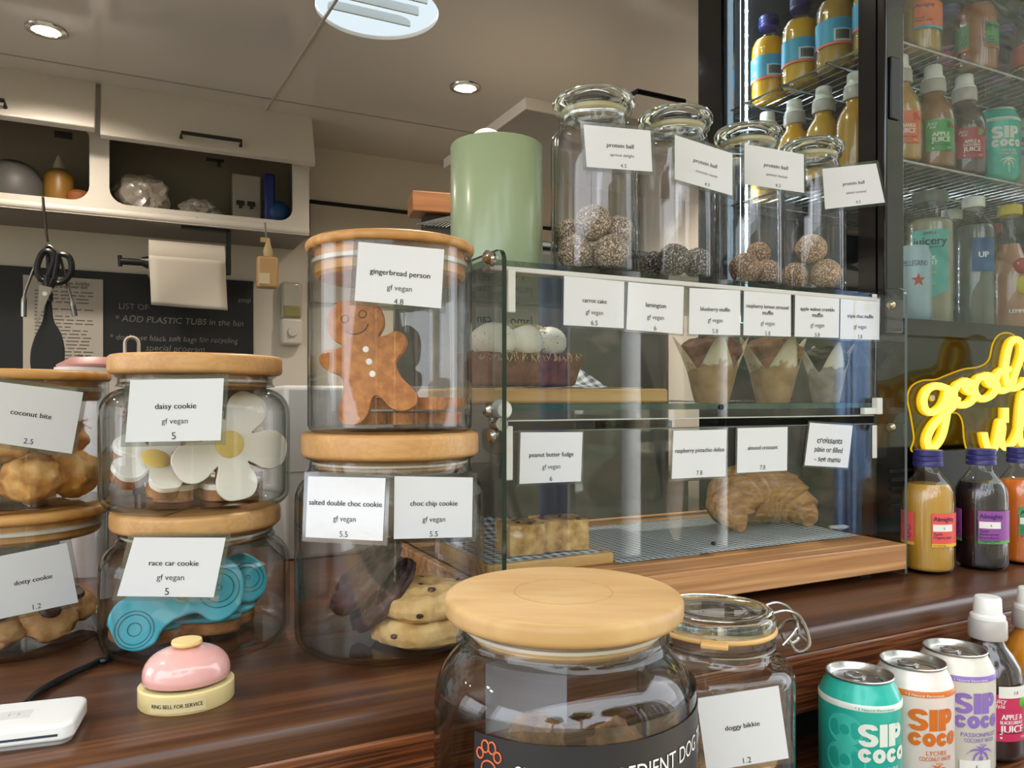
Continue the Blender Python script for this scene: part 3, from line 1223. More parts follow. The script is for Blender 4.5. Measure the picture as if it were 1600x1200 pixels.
def shoulder_jar(name, label, x, y, z, R, H, rn, RL, tl, m, neck=.014, rsh=.022):
    t = thing(name, label, 'jar', (x, y, z), face_cam(x, y))
    zs = H - tl - neck
    pr = [(0, 0)] + arc(R - .014, .014, .014, -90, 0, 6) + arc(R - rsh, zs - rsh, rsh, 0, 88, 8)
    pr += [(rn + .002, zs + .001), (rn, zs + .004), (rn, H - tl - .003), (rn + .003, H - tl - .001)]
    # thick base ring reads dark
    glass_body(t, pr, .0035, .007)
    wood_lid(t, RL, H - tl, H, m, (rn - .005, .012))
    return t


def straight_jar(name, label, x, y, z, R, H, tl, plug, m):
    t = thing(name, label, 'jar', (x, y, z), face_cam(x, y))
    pr = [(0, 0)] + arc(R - .006, .006, .006, -90, 0, 5) + [(R, H - tl)]
    glass_body(t, pr, .0025, .004, m=M_['acryl'])
    wood_lid(t, R + .002, H - tl, H, m, (R - .006, plug))
    return t


# positions
LG = LG + .0006
SX, SY = .205, .646        # salted / gingerbread stack
RX_, RY_ = .054, .715      # race car / daisy stack
DX, DY = -.0888, .792      # dotty / coconut stack
shoulder_jar('cookie_jar', 'wide glass jar with wooden lid under the gingerbread jar, holding choc chip cookies', SX, SY, CT, .0812, .181, .0690, .0762, .0205, M_['beech'])
straight_jar('cookie_jar', 'tall straight clear jar with thin wooden lid holding a gingerbread person', SX, SY, CT + .181, .0705, .162, .009, .022, M_['bamboo'])
shoulder_jar('cookie_jar', 'squat glass jar with wooden lid holding turquoise race car cookies, bottom of its stack', RX_, RY_, CT, .0765, .117, .062, .0685, .0165, M_['beech'], neck=.011)
shoulder_jar('cookie_jar', 'squat glass jar with wooden lid holding white daisy cookies, on the race car jar', RX_, RY_, CT + .117, .0765, .129, .062, .0700, .0165, M_['beech'], neck=.011)
straight_jar('cookie_jar', 'straight clear jar with bamboo lid holding dotty cookies, at the left edge', DX, DY, CT, .0735, .117, .009, .017, M_['bamboo'])
straight_jar('cookie_jar', 'straight clear jar with bamboo lid holding coconut bites, on the dotty cookie jar', DX, DY, CT + .117, .0735, .1165, .009, .017, M_['bamboo'])

# cards on the jars
L3S = lambda a, w, b='gf vegan', wb=.27, c='5', wc=.05, y0=.43, y1=.67, y2=.91: [(a, .5, y0, w, 1), (b, .5, y1, wb, 0), (c, .5, y2, wc, 0)]
card_on(DX, DY, .0735, [(-22, 594), (130, 613), (112, 709), (-38, 687)], 'laminated price card reading coconut bite, on the upper left jar', [('coconut bite', .5, .46, .42, 1), ('2.5', .52, .90, .10, 0)])
card_on(RX_, RY_, .0765, [(204, 594), (350, 591), (345, 688), (196, 691)], 'laminated price card reading daisy cookie', L3S('daisy cookie', .44, wb=.28, c='5', wc=.045))
card_on(RX_, RY_, .0765, [(210, 839.5), (353, 840), (334, 933), (183, 931)], 'laminated price card reading race car cookie', L3S('race car cookie', .54, wb=.30, c='5', wc=.045))
card_on(DX, DY, .0735, [(-16, 872), (104, 848), (122, 941), (-10, 969)], 'laminated price card reading dotty cookie, on the lower left jar', [('dotty cookie', .5, .48, .50, 1), ('1.2', .5, .92, .11, 0)], aim=60)
card_on(SX, SY, .0705, [(560, 378), (694, 390), (689, 482), (554, 470)], 'laminated price card reading gingerbread person', L3S('gingerbread person', .70, wb=.29, c='4.8', wc=.11, y0=.47, y1=.72, y2=.95))
card_on(SX, SY, .0812, [(482, 744), (603, 747), (598.5, 845), (478, 839)], 'laminated price card reading salted double choc cookie', L3S('salted double choc cookie', .94, wb=.29, c='5.5', wc=.105, y0=.42, y1=.67, y2=.92))
card_on(SX, SY, .0812, [(616, 744), (738.5, 746), (737, 839), (615, 842)], 'laminated price card reading choc chip cookie', L3S('choc chip cookie', .60, wb=.29, c='5.5', wc=.105, y0=.43, y1=.69, y2=.93), aim=650)

# ------------------------------------------------------------------ foods
F_ = {}
F_['ginger'] = ramp_mat('gingerbread', [(.3, '94541c'), (.5, 'ad6a28'), (.7, 'c07f3a')], (120, 120, 120), 6, .65, .35, .0008)
F_['biscuit'] = ramp_mat('baked cookie', [(.3, '7a4a22'), (.55, '9c6734'), (.75, 'b98650')], (90, 90, 90), 6, .7, .35, .0008)
F_['icing_white'] = plain('white fondant', 'e9e6da', .38, sss=.2, bump=.1, bscale=40)
F_['icing_yellow'] = plain('yellow fondant', 'e3c667', .4, sss=.2, bump=.1, bscale=60)
F_['icing_teal'] = plain('turquoise fondant', '45b4c6', .35, sss=.1)
F_['teal_line'] = plain('pressed line', '1f7787', .45)
F_['choc'] = ramp_mat('dark chocolate cookie', [(.3, '22110c'), (.55, '3b1d16'), (.75, '532d24')], (110, 110, 110), 6, .6, .5, .001)
F_['chip'] = ramp_mat('choc chip dough', [(.3, 'a98248'), (.5, 'c6a063'), (.72, 'd8b97e')], (60, 60, 60), 6, .7, .5, .0012)
F_['chocbit'] = plain('chocolate chip', '3a1a1c', .4)
F_['coco'] = ramp_mat('golden coconut', [(.28, 'a5672a'), (.45, 'cf9448'), (.6, 'dfb069'), (.78, 'ecca8e')], (70, 70, 70), 8, .6, .6, .0015)
F_['dotty'] = ramp_mat('pale cookie', [(.3, '9a6d3c'), (.5, 'b88a54'), (.75, 'cfa56e')], (90, 90, 90), 6, .7, .5, .001)


def protein_mat(name, base, dust, lo, hi):
    return ramp_mat(name, [(.0, base), (lo, base), (hi, dust), (1, dust)], (520, 520, 520), 2, .75, .5, .0008, nrough=.6)


F_['ball_a'] = protein_mat('coconut dusted ball', '5d412e', 'c9bca6', .47, .60)
F_['ball_b'] = protein_mat('dark dusted ball', '2b211c', 'a79f94', .50, .62)
F_['ball_c'] = protein_mat('peanut ball', '5c3a28', 'b59c82', .47, .62)
F_['ball_d'] = protein_mat('caramel ball', '7a5a42', 'c9b59b', .45, .60)


def food_local(jar_x, jar_y, z):
    """frame at a jar: x right, -y to the camera"""
    return TR(jar_x, jar_y, z) @ Matrix.Rotation(face_cam(jar_x, jar_y), 4, 'Z')


# gingerbread person outline (metres, feet at z=0)
def ginger_outline(s=1.0):
    half = [(0, .113), (.013, .112), (.0225, .105), (.0265, .093), (.0245, .081), (.0175, .0725), (.024, .071), (.0335, .0725), (.0405, .068), (.041, .060), (.036, .053), (.029, .0475), (.0255, .042),
            (.0275, .030), (.034, .018), (.0375, .008), (.033, .000), (.021, -.002), (.011, .004), (.005, .015), (0, .019)]
    pts = half + [(-x, z) for x, z in half[-2:0:-1]]
    c = spline([Vector((x * s, z * s, 0)) for x, z in pts], 4, True)
    return [(p_.x, p_.y) for p_ in c]


zj = CT + .181 + .005
G = food_local(SX, SY, zj)


def ginger(Mx, label, face=True, buttons=True):
    t = thing('gingerbread_person', label, 'gingerbread cookie', M=Mx, group='gingerbread people')
    MB().prism(ginger_outline(), -.006, .006, RX(90)).build('cookie', F_['ginger'], t, bevel=.0035, seg=3)
    if face:
        mb = MB()
        for sx_ in (-1, 1):
            pts = [(sx_ * .0085 + .0035 * cos(a), -.0064, .096 + .0035 * sin(a)) for a in [2 * pi * i / 14 for i in range(14)]]
            mb.tube(pts, .0006, 6, True)
        mb.tube([(.0115 * cos(radians(a)), -.0064, .088 + .0085 * sin(radians(a))) for a in range(200, 345, 12)], .0007, 6)
        mb.build('pressed_face', plain('baked line', '6b3a12', .7), t)
    if buttons:
        for zz in (.063, .051, .039):
            MB().lathe([(0, .0005), (.0026, .0004), (.0034, -.0006), (0, -.0006)], 16, TR(.003, -.0062, zz) @ RX(90)).build('icing_button', F_['icing_white'], t)
    return t


ginger(G @ TR(-.008, -.030, .0095) @ RX(-5) @ RZ(-8) @ RY(-15) @ Matrix.Scale(.89, 4), 'smiling gingerbread person with white buttons standing at the front of the jar')
for k, (x_, y_, z_, a_, lb) in enumerate(((.004, .012, .0065, 15, 'gingerbread person lying flat on the jar floor'), (.008, .016, .0195, -30, 'gingerbread person lying on another at the jar floor, topmost of the lying pair'))):
    ginger(G @ TR(x_, y_, z_) @ RZ(a_ + 90) @ RX(-90) @ TR(0, 0, -.052) @ Matrix.Scale(.86, 4), lb, False, False)

# daisy cookies
def petal_outline(R, r0, n=5, ph=0):
    out = []
    for k in range(n):
        a0 = ph + 2 * pi * k / n
        lobe = [(r0, -36), (.53, -31.5), (.70, -28.5), (.86, -22), (.97, -10), (.97, 10), (.86, 22), (.70, 28.5), (.53, 31.5)]
        out += [Vector((R * r_ * cos(a0 + radians(d_)), R * r_ * sin(a0 + radians(d_)), 0)) for r_, d_ in lobe]
    return [(p_.x, p_.y) for p_ in spline(out, 4, True)]


def daisy(Mx, label, R=.047, ph=0):
    t = thing('daisy_cookie', label, 'cookie', M=Mx, group='iced daisy cookies')
    MB().prism(petal_outline(R * .97, .44, 5, ph), -.010, -.001, RX(90)).build('biscuit_base', F_['biscuit'], t, bevel=.003, seg=3)
    MB().prism(petal_outline(R, .42, 5, ph), -.001, .004, RX(90)).build('white_icing', F_['icing_white'], t, bevel=.0022, seg=3)
    MB().lathe([(0, .0062), (.0095, .0058), (.0115, .0045), (.0115, .0035), (0, .0035)], 32, RX(90)).build('yellow_centre', F_['icing_yellow'], t)
    return t


# the prism lies in XZ facing -Y: z axis of the prism -> -Y
zj = CT + .117 + .007
D_ = food_local(RX_, RY_, zj)
daisy(D_ @ TR(.024, -.032, .0470) @ RX(-9) @ RZ(8) @ RY(8), 'large white daisy cookie with yellow centre facing the front of the jar', .0485, radians(72))
daisy(D_ @ TR(-.033, -.018, .033) @ RZ(24) @ RX(-52) @ RY(-38), 'white daisy cookie lying tilted at the left of the jar', .037, .3)
daisy(D_ @ TR(.002, .016, .044) @ RZ(8) @ RX(-18), 'white daisy cookie half hidden behind the card', .040, .7)
daisy(D_ @ TR(.004, .008, .0105) @ RX(-90), 'daisy cookie lying flat on the jar floor', .05, .2)

# race car cookies
def car_outline(s=1):
    pts = [(-.050, .012), (-.053, .024), (-.046, .036), (-.030, .043), (-.010, .045), (.006, .052), (.014, .064), (.030, .066), (.044, .056), (.050, .040), (.046, .022), (.034, .012),
           (.022, .012), (.012, .020), (-.004, .017), (-.014, .010), (-.020, .001), (-.033, -.003), (-.045, .002)]
    return [(p_.x * s, p_.y * s) for p_ in spline([Vector((x, z, 0)) for x, z in pts], 4, True)]


def racecar(Mx, label, s=1.0):
    t = thing('race_car_cookie', label, 'cookie', M=Mx, group='iced race car cookies')
    o = car_outline(s)
    MB().prism([(x * .98, z * .98) for x, z in o], -.012, -.001, RX(90)).build('biscuit_base', F_['biscuit'], t, bevel=.003, seg=3)
    MB().prism(o, -.001, .003, RX(90)).build('turquoise_icing', F_['icing_teal'], t, bevel=.0018, seg=3)
    mb = MB()
    for cx, cz, rs in ((-.034, .014, (.005, .0115, .0142)), (.030, .038, (.0022, .0115, .016))):
        for r in rs:
            mb.tube([(cx * s + r * s * cos(a), -.0030, cz * s + r * s * sin(a)) for a in [2 * pi * i / 28 for i in range(28)]], .0005, 5, True)
    mb.build('pressed_wheels', F_['teal_line'], t)
    mb = MB()
    for r in (.0028, .0055):
        mb.tube([(.002 * s + r * s * cos(a), -.0031, .036 * s + r * s * sin(a)) for a in [2 * pi * i / 20 for i in range(20)]], .0008, 6, True)
    mb.build('icing_swirl', plain('pale swirl', '9fb7a0', .4), t)
    return t


zj = CT + .007
R_ = food_local(RX_, RY_, zj)
racecar(R_ @ TR(-.012, -.040, .0065) @ RZ(-2) @ RX(-13) @ RY(-3), 'large turquoise race car cookie leaning at the front of the jar')
racecar(R_ @ TR(.020, .000, .012) @ RZ(14) @ RX(-34) @ RY(2), 'turquoise race car cookie leaning behind at the right of the jar', .86)
racecar(R_ @ TR(.006, -.018, .0125) @ RZ(10) @ RX(-84), 'turquoise race car cookie lying flat under the leaning one', 1.0)
racecar(R_ @ TR(-.008, .026, .012) @ RZ(160) @ RX(-86), 'turquoise race car cookie lying at the back of the jar floor', 1.0)

# coconut bites
zj = CT + .117 + .004
K_ = food_local(DX, DY, zj)
lb = ['front left', 'front centre', 'front right', 'back right', 'upper centre', 'upper right', 'back centre', 'back left', 'upper left']
for i, (x_, y_, z_, r_) in enumerate([(-.036, -.036, .0205, .022), (.012, -.045, .0195, .021), (.046, -.020, .020, .021), (.036, .026, .020, .021), (.004, -.012, .048, .021), (.036, -.006, .052, .0205), (-.008, .030, .020, .021), (-.046, .010, .020, .021), (-.032, -.012, .051, .021)]):
    o = MB().lump((0, 0, 0), r_, i + 2, .22, 2.2, 4, (1.05, 1.0, .94), None, .05, 8).build('coconut_bite', F_['coco'])
    o.matrix_basis = K_ @ TR(x_ * .94, y_ * .94, z_ + .0025)
    tag(o, 'golden baked coconut bite, %s of the coconut bite jar' % lb[i], 'coconut bite', 'coconut bites in the jar')

# dotty cookies
zj = CT + .004
K_ = food_local(DX, DY, zj)
lb = ['front right', 'front centre', 'front left', 'back right', 'back left']
for i, (x_, y_, z_, ax, az) in enumerate([(.026, -.036, .017, 42, 12), (-.012, -.038, .0125, 12, -10), (-.046, -.022, .014, 14, 30), (.046, .008, .019, 36, 30), (.004, .004, .027, 22, 0)]):
    t = thing('dotty_cookie', 'small pale cookie with a chocolate dot, %s of the lower left jar' % lb[i], 'cookie', M=K_ @ TR(x_ * .93, y_ * .93, z_ + .002) @ RZ(az) @ RX(ax), group='dotty cookies in the jar')
    MB().lump((0, 0, 0), .0225, i + 20, .14, 2.4, 4, (1, 1, .52), None, .05, 7, flat=.44).build('cookie', F_['dotty'], t)
    MB().lathe([(0, .0035), (.006, .003), (.0085, .0005), (.0085, -.001), (0, -.001)], 24, TR(0, 0, .0118)).build('chocolate_dot', F_['chocbit'], t)

# choc chip + double choc cookies in the lower middle jar
zj = CT + .0072
J_ = food_local(SX, SY, zj)


def thick_cookie(Mx, label, m, R, h, seed, bits):
    t = thing('thick_cookie', label, 'cookie', M=Mx, group='thick cookies in the wide jar')
    mb = MB()
    pr = [(0, 0), (R * .8, 0), (R * .97, h * .18), (R, h * .45), (R * .95, h * .8), (R * .8, h * .97), (R * .4, h * 1.02), (0, h * 1.03)]
    pp = []
    for (r0, z0), (r1, z1) in zip(pr[:-1], pr[1:]):
        for k in range(4):
            pp.append((r0 + (r1 - r0) * k / 4, z0 + (z1 - z0) * k / 4))
    pp.append(pr[-1])
    mb.lathe(pp, 72)
    for i, v in enumerate(mb.v):
        d = noise.noise(v * 55 + Vector((seed, 0, 0))) * .0025 + noise.noise(v * 150 + Vector((seed, 4, 0))) * .0018
        n_ = Vector((v.x, v.y, v.z * .3)).normalized()
        q_ = v + n_ * d
        if v.z > h * .5:
            q_.z += d
        mb.v[i] = q_
    mb.build('cookie', m, t, smooth=50)
    rr_ = random.Random(seed)
    for i in range(bits):
        a = rr_.uniform(0, 2 * pi)
        if i % 2:
            r = rr_.uniform(0, R * .75)
            MB().lump((r * cos(a), r * sin(a), h * 1.01), rr_.uniform(.003, .0045), i + seed, .2, 2, 2, (1, 1, .6)).build('chocolate_chip', F_['chocbit'], t)
        else:
            MB().lump((R * .985 * cos(a), R * .985 * sin(a), h * rr_.uniform(.3, .75)), rr_.uniform(.0028, .0045), i + seed, .2, 2, 2, (1, 1, .7)).build('chocolate_chip', F_['chocbit'], t)
    return t


thick_cookie(J_ @ TR(.026, -.022, 0), 'pale choc chip cookie lying on the jar floor, lower of two', F_['chip'], .042, .021, 11, 16)
thick_cookie(J_ @ TR(.029, -.022, .0222) @ RX(2) @ RZ(70), 'pale choc chip cookie lying on top of another', F_['chip'], .040, .023, 23, 16)
CK = (J_ @ TR(-.048, -.016, .024) @ RZ(8) @ RY(-47) @ TR(.040, 0, -.009))
thick_cookie(CK, 'dark double chocolate cookie leaning in the jar, upper one of the leaning pair', F_['choc'], .040, .016, 31, 0)
thick_cookie(CK @ TR(-.003, -.002, -.0205), 'dark double chocolate cookie leaning under another in the jar', F_['choc'], .038, .016, 37, 0)

# ------------------------------------------------------------------ dog treat jar (front) and clip top jar on the ledge
GX, GY = .002, .398
p_ = atF(880, 940, .447)
GX, GY = p_.x, p_.y
R = .0748
H = CZ - .1125 - LG
t = thing('dog_treat_jar', 'large rounded glass jar with pale wooden lid and black banner, nearest the viewer', 'jar', (GX, GY, LG), face_cam(GX, GY))
zs = H - .0125 - .012
pr = [(0, 0)] + arc(R - .02, .02, .02, -90, 0, 6) + arc(R - .034, zs - .036, .034, 0, 75, 10) + [(.0625, zs - .0018), (.060, zs + .001), (.0595, zs + .004), (.0595, H - .0145), (.062, H - .013)]
glass_body(t, pr, .004, .008)
ld = wood_lid(t, .0688, H - .0125, H, M_['beech_pale'], (.055, .012))
MB().lathe([(.028, H - .0003), (.0285, H + .0003), (.029, H - .0003)], 64, closed=True).build('turned_ring', plain('turned ring', 'a88450', .5), ld)
zb1 = (CZ - .1685) - LG
MB().patch(R + .0004, -62, 100, zb1 - .075, zb1 + .008).build('clear_band', thin_glass('clear sticker', 'e2e4e2', 'b9bdbb', .05, .1), t)
bd = MB().patch(R + .0010, -36, 100, zb1 - .075, zb1).build('black_banner', plain('black banner', '232427', .4), t)
mb = MB()
put_text(mb, 'SINGLE INGREDIENT DOG TREATS', None, width=.150, cap=.0082, align=-1, cyl=(R + .0018, -18, zb1 - .0155))
mb.build('white_lettering', plain('white print', 'e4e4e0', .5), bd, smooth=0)
mb = MB()


def cylpt(a, z, rr=R + .0018):
    return (rr * sin(radians(a)), -rr * cos(radians(a)), z)


for (da, dz, ra, rz) in ((-3.9, -.0075, 1.5, .0026), (-1.5, -.0035, 1.6, .0030), (1.5, -.0035, 1.6, .0030), (3.9, -.0075, 1.5, .0026), (0, -.0145, 3.2, .0042)):
    mb.tube([cylpt(-29 + da + ra * cos(a), zb1 - .002 + dz + rz * sin(a)) for a in [2 * pi * i / 20 for i in range(20)]], .00045, 6, True)
mb.build('orange_paw_print', plain('orange print', 'c8643c', .5), bd)
# back sticker seen through the jar
MB().patch(R - .0052, 178, 226, zb1 - .050, zb1 - .004, .0003).build('back_sticker', plain('grey sticker back', 'a2a2a6', .6), t)
F_['treat'] = ramp_mat('dried treat', [(.3, '4a2e16'), (.5, '7d5228'), (.75, 'a9793f')], (90, 90, 90), 6, .8, .6, .0015)
Gm = food_local(GX, GY, LG + .0085)
rr_ = random.Random(4)
k = 0
for lay in range(5):
    for i in range(9 if lay < 4 else 5):
        a = 2 * pi * i / (9 if lay < 4 else 5) + lay * .4
        r_ = .045 if lay < 4 else .04
        zz = .016 + lay * .028
        if lay == 4:
            a = (-.9, .1, .9, 2.2, 3.6)[i] - pi / 2
        o = MB().lump((0, 0, 0), rr_.uniform(.0145, .0175), k + 50, .4, 2.6, 3, (1, .9, .95), None, .16, 7).build('dog_treat', F_['treat'])
        o.matrix_basis = Gm @ TR(r_ * cos(a), r_ * sin(a), zz)
        tag(o, 'rough brown dried dog treat in the large front jar' if lay < 4 else 'rough brown dried dog treat on top of the heap, ' + ('left of the front jar', 'centre front of the front jar', 'right of the front jar', 'back right of the front jar', 'back left of the front jar')[i], 'dog treat', 'dog treats in the front jar')
        k += 1

BX, BY = .1485, .4385
p_ = atF(1116, 950, .566)
BX, BY = p_.x, p_.y
H = CZ - .152 - LG
R = .0565
t = thing('clip_top_jar', 'clip top glass jar of doggy bikkies with orange rubber seal and wire clasp', 'jar', (BX, BY, LG), face_cam(BX, BY))
zs = H - .034
pr = [(0, 0)] + arc(R - .012, .012, .012, -90, 0, 6) + arc(R - .016, zs - .016, .016, 0, 80, 6) + [(.042, zs + .001), (.0405, zs + .004), (.0405, zs + .010), (.043, zs + .012), (.043, zs + .0165), (.040, zs + .0175)]
glass_body(t, pr, .0035, .007)
zl = zs + .0185
sl = MB().tube([(.0425 * cos(a), .0425 * sin(a), zl) for a in [2 * pi * i / 48 for i in range(48)]], .0022, 8, True)
sl.box(-.009, .009, -.053, -.042, zl - .0015, zl + .0015)
sl.build('rubber_seal', plain('rubber seal', 'd2a868', .5), t, bevel=.0008)
z1 = zl + .002
ld = MB().lathe([(0, z1 - .003), (.036, z1 - .003), (.043, z1), (.0435, z1 + .007), (.041, z1 + .0115), (.036, z1 + .0125), (.032, z1 + .010), (.02, z1 + .010), (0, z1 + .011)], 64).build('glass_lid', M_['solidglass'], t, smooth=50)
mb = MB()
Rz = Matrix.Rotation(radians(14), 4, 'Z')
wire = [(.040, .010, z1 + .010), (.050, .011, z1 + .012), (.060, .011, z1 + .006), (.066, .010, z1 - .012), (.058, .009, z1 - .018), (.052, .008, z1 - .010)]
mb.tube(spline([Rz @ Vector(p_) for p_ in wire], 5), .0014, 8)
mb.tube(spline([Rz @ Vector((a_, -b_, c_)) for a_, b_, c_ in wire], 5), .0014, 8)
mb.tube([Rz @ Vector((.066, -.010, z1 - .012)), Rz @ Vector((.066, .010, z1 - .012))], .0014, 8)
mb.tube(spline([Rz @ Vector(p_) for p_ in ((.046, -.012, zs + .008), (.056, -.010, z1 - .002), (.060, 0, z1 + .002), (.056, .010, z1 - .002), (.046, .012, zs + .008))], 5), .0012, 8)
mb.tube([(.0425 * cos(a), .0425 * sin(a), zs + .008) for a in [2 * pi * i / 40 for i in range(40)]], .0011, 6, True)
mb.build('wire_clasp', M_['steel'], t)
cdn = [(1088, 1091), (1216, 1071), (1232, 1184), (1104, 1205)]
card_on(BX, BY, R, cdn, 'laminated price card reading doggy bikkie on the clip top jar', [('doggy bikkie', .5, .46, .42, 1), ('1.2', .5, .93, .10, 0)], aim=1150)
Bm = food_local(BX, BY, LG + .0075)
k = 0
for lay in range(4):
    for i in range(6):
        a = 2 * pi * i / 6 + lay * .5
        o = MB().lump((0, 0, 0), .0155, k + 90, .12, 2, 3, (1, 1, .7)).build('dog_biscuit', F_['dotty'])
        o.matrix_basis = Bm @ TR(.033 * cos(a), .033 * sin(a), .0115 + lay * .0215)
        tag(o, 'round pale dog biscuit in the clip top jar' if lay < 3 else 'pale dog biscuit on top of the clip top jar heap, %s going round' % ('first', 'second', 'third', 'fourth', 'fifth', 'sixth')[i], 'dog biscuit', 'dog biscuits in the clip top jar')
        k += 1

# ------------------------------------------------------------------ bell, card reader and cable
p_ = atF(292, 1100, .535)
bx, by = p_.x, p_.y
t = thing('service_bell', 'pink dome service bell on a cream base', 'bell', (bx, by, CT), face_cam(bx, by))
sc_ = Matrix.Diagonal((1, .92, 1, 1))
MB().lathe([(0, 0), (.0305, 0), (.0312, .001), (.0312, .0125), (.0300, .0135), (.024, .0135), (.022, .0115), (0, .0115)], 56, sc_).build('base', plain('cream plastic base', 'e3cf94', .35, coat=.2), t)
pr = [(.0275, .0155), (.0287, .0165), (.0285, .021)] + [(.0285 * cos(radians(a)) ** .75, .021 + .0165 * sin(radians(a))) for a in (12, 25, 38, 50, 62, 74, 84)] + [(0, .0377), (0, .036), (.015, .034), (.026, .021), (.0265, .016)]
MB().lathe(pr, 56, sc_).build('pink_dome', plain('pink enamel', 'e3aaa4', .16, coat=.6), t, smooth=60)
MB().lathe([(0, .011), (.004, .011), (.004, .037), (0, .037)], 16).build('stem', plain('stem', '3a342c', .5), t)
MB().lathe([(0, .0365), (.0055, .0365), (.006, .0385), (.0095, .0388), (.0102, .0402), (.0098, .0418), (0, .0424)], 32).build('push_button', plain('cream button', 'e2c57c', .35, coat=.2), t)
lbm = MB().patch(.0316, -46, 22, .0020, .0112, .0002, M=sc_).build('tape_label', plain('tape label', 'd9c596', .45), t)
mb = MB()
put_text(mb, 'RING BELL FOR SERVICE', sc_, width=.0335, cap=.0026, bold=.02, cyl=(.0320, -12, .0066))
mb.build('lettering', M_['ink'], lbm, smooth=0)

q = atZ(137, 1086, CT + .012)
ex = Vector((.93, .37, 0)).normalized()
ex = (RT * .95 + FW * .31).normalized()
ey = Vector((-ex.y, ex.x, 0))
c_ = q - ex * .033 - ey * .024
Mx = Matrix((ex, ey, Vector((0, 0, 1)))).transposed().to_4x4()
Mx.translation = Vector((c_.x, c_.y, CT))
t = thing('card_reader', 'white square card payment reader lying on the counter', 'card reader', M=Mx)
pl = rrect(-.034, .034, -.024, .024, .008)
MB().prism([(x * .94, y * .94) for x, y in pl], 0, .002).build('foot', plain('grey foot', '9c9a98', .5), t)
MB().prism(pl, .002, .0125).build('reader_body', M_['whitegloss'], t, bevel=.002, seg=3)
MB().box(-.030, .026, -.0243, -.0225, .0056, .0070).build('card_slot', plain('card slot', '3a3b48', .5), t, smooth=0)
MB().prism(rrect(-.013, .006, -.007, .007, .002), .0124, .0127).build('logo_mark', plain('faint logo', 'dedcd8', .25, coat=.3), t)
mb = MB().tube([(.0 - .0035 + .003 * cos(a) * (1.2 if abs(cos(a)) > .7 else 1), .003 * sin(a), .0128) for a in [2 * pi * i / 4 + pi / 4 for i in range(4)]], .0004, 5, True)
mb.build('logo_outline', plain('logo line', 'c4c2be', .4), t)
p0 = Mx @ Vector((-.005, .0242, .006))
p0 = atZ(57, 1084, CT + .004)
pts = [atZ(40, 1100, CT + .006), p0, atZ(75, 1072, CT + .003), atZ(105, 1056, CT + .003), atZ(150, 1035, CT + .003), atZ(168, 1020, CT + .003), atZ(130, 990, CT + .003) + Vector((.0, .1, 0))]
tag(MB().tube(spline(pts, 8), .0026, 8).build('power_cable', M_['black']), 'black cable running from the card reader behind the jars', 'cable')

# ================================================================== the display case
UL, UR = .2925, .8175            # side panels
VF, VB, VD = .600, .905, .640    # panel front, back, doors
ZS = CZ - .006                   # middle shelf top
ZB = CZ - .170                   # base top
ZT = CZ + .128                   # top shelf
t = thing('display_case', 'clear two tier countertop display case on a thick oak base', 'display case', ((UL + UR) / 2, .75, CT))
o0 = Vector(((UL + UR) / 2, .75, CT))
U0, U1 = UL - o0.x, UR - o0.x
F0, B0, D0 = VF - .75, VB - .75, VD - .75
zt, zs, zb = ZT - CT, ZS - CT, ZB - CT
MB().box(U0 - .010, U1 - .004, F0 - .004, B0 + .01, .010, zb).build('oak_base', M_['oak'], t, bevel=.0015, smooth=30)
for x_ in (U0 + .03, U1 - .04):
    for y_ in (F0 + .03, B0 - .02):
        MB().lathe([(0, 0), (.012, 0), (.012, .010), (0, .010)], 20, TR(x_, y_, 0)).build('foot', M_['black'], t)
for nm, u in (('l', U0), ('r', U1)):
    h1 = zt + .003
    pl = [(B0, zb if nm == 'l' else .004)] + [(F0, zb if nm == 'l' else .004)] + [(F0 + .012 - .012 * cos(radians(a)), h1 - .012 + .012 * sin(radians(a))) for a in range(0, 91, 15)] + [(B0, h1)]
    n_ = len(pl)
    th = .0022
    vs = [(u - th, y_, z_) for y_, z_ in pl] + [(u + th, y_, z_) for y_, z_ in pl]
    MB().add(vs, [tuple(range(n_)), tuple(range(2 * n_ - 1, n_ - 1, -1))]).build('side_panel', M_['acryl'], t, smooth=0)
    sd = t.children[-1]
    fs = [(i, (i + 1) % n_, n_ + (i + 1) % n_, n_ + i) for i in range(n_)]
    MB().add(vs, fs).build('panel_edge', M_['edgeglass'] if nm == 'l' else plain('acrylic edge', '4a524d', .15), sd, smooth=0)
x0_, x1_ = U0 + .0025, U1 - .0025


def pane(name, b, edge_z=True, m=None):
    o = MB().box(*b).build(name, m or M_['pane'], t, smooth=0)
    return o


# top: metal strip in front, glass shelf behind
MB().box(x0_, x1_, D0 - .0045, D0 + .012, zt - .0112, zt - .0062).build('top_strip', plain('white strip', 'c9c9c4', .3), t, smooth=30, bevel=.001)
pane('top_shelf', (x0_, x1_, D0, B0, zt - .006, zt))
pane('middle_shelf', (x0_, x1_, D0 + .006, B0, zs - .006, zs))
MB().box(x0_, x1_, D0 + .0055, D0 + .006, zs - .006, zs).build('shelf_edge', plain('green glass edge', '2f4a3e', .12), t, smooth=0)
du = pane('upper_door', (x0_ + .006, x1_ - .004, D0 - .002, D0 + .002, zs - .0145, zt - .012))
MB().box(x0_ + .006, x1_ - .004, D0 - .0021, D0 + .002, zs - .0157, zs - .0145).build('door_edge', plain('pale edge', 'b9beb2', .2), du, smooth=0)
dl = pane('lower_door', (x0_ + .006, x1_ - .004, D0 - .002, D0 + .002, zb + .004, zs - .0245))
MB().box(x0_ + .006, x1_ - .004, D0 - .0021, D0 + .002, zs - .0257, zs - .0245).build('door_edge', plain('door edge', '5c665d', .2), dl, smooth=0)
pane('back_pane', (x0_, (x0_ + x1_) / 2 + .01, B0 - .004, B0, zs, zt - .007), m=M_['acryl'])
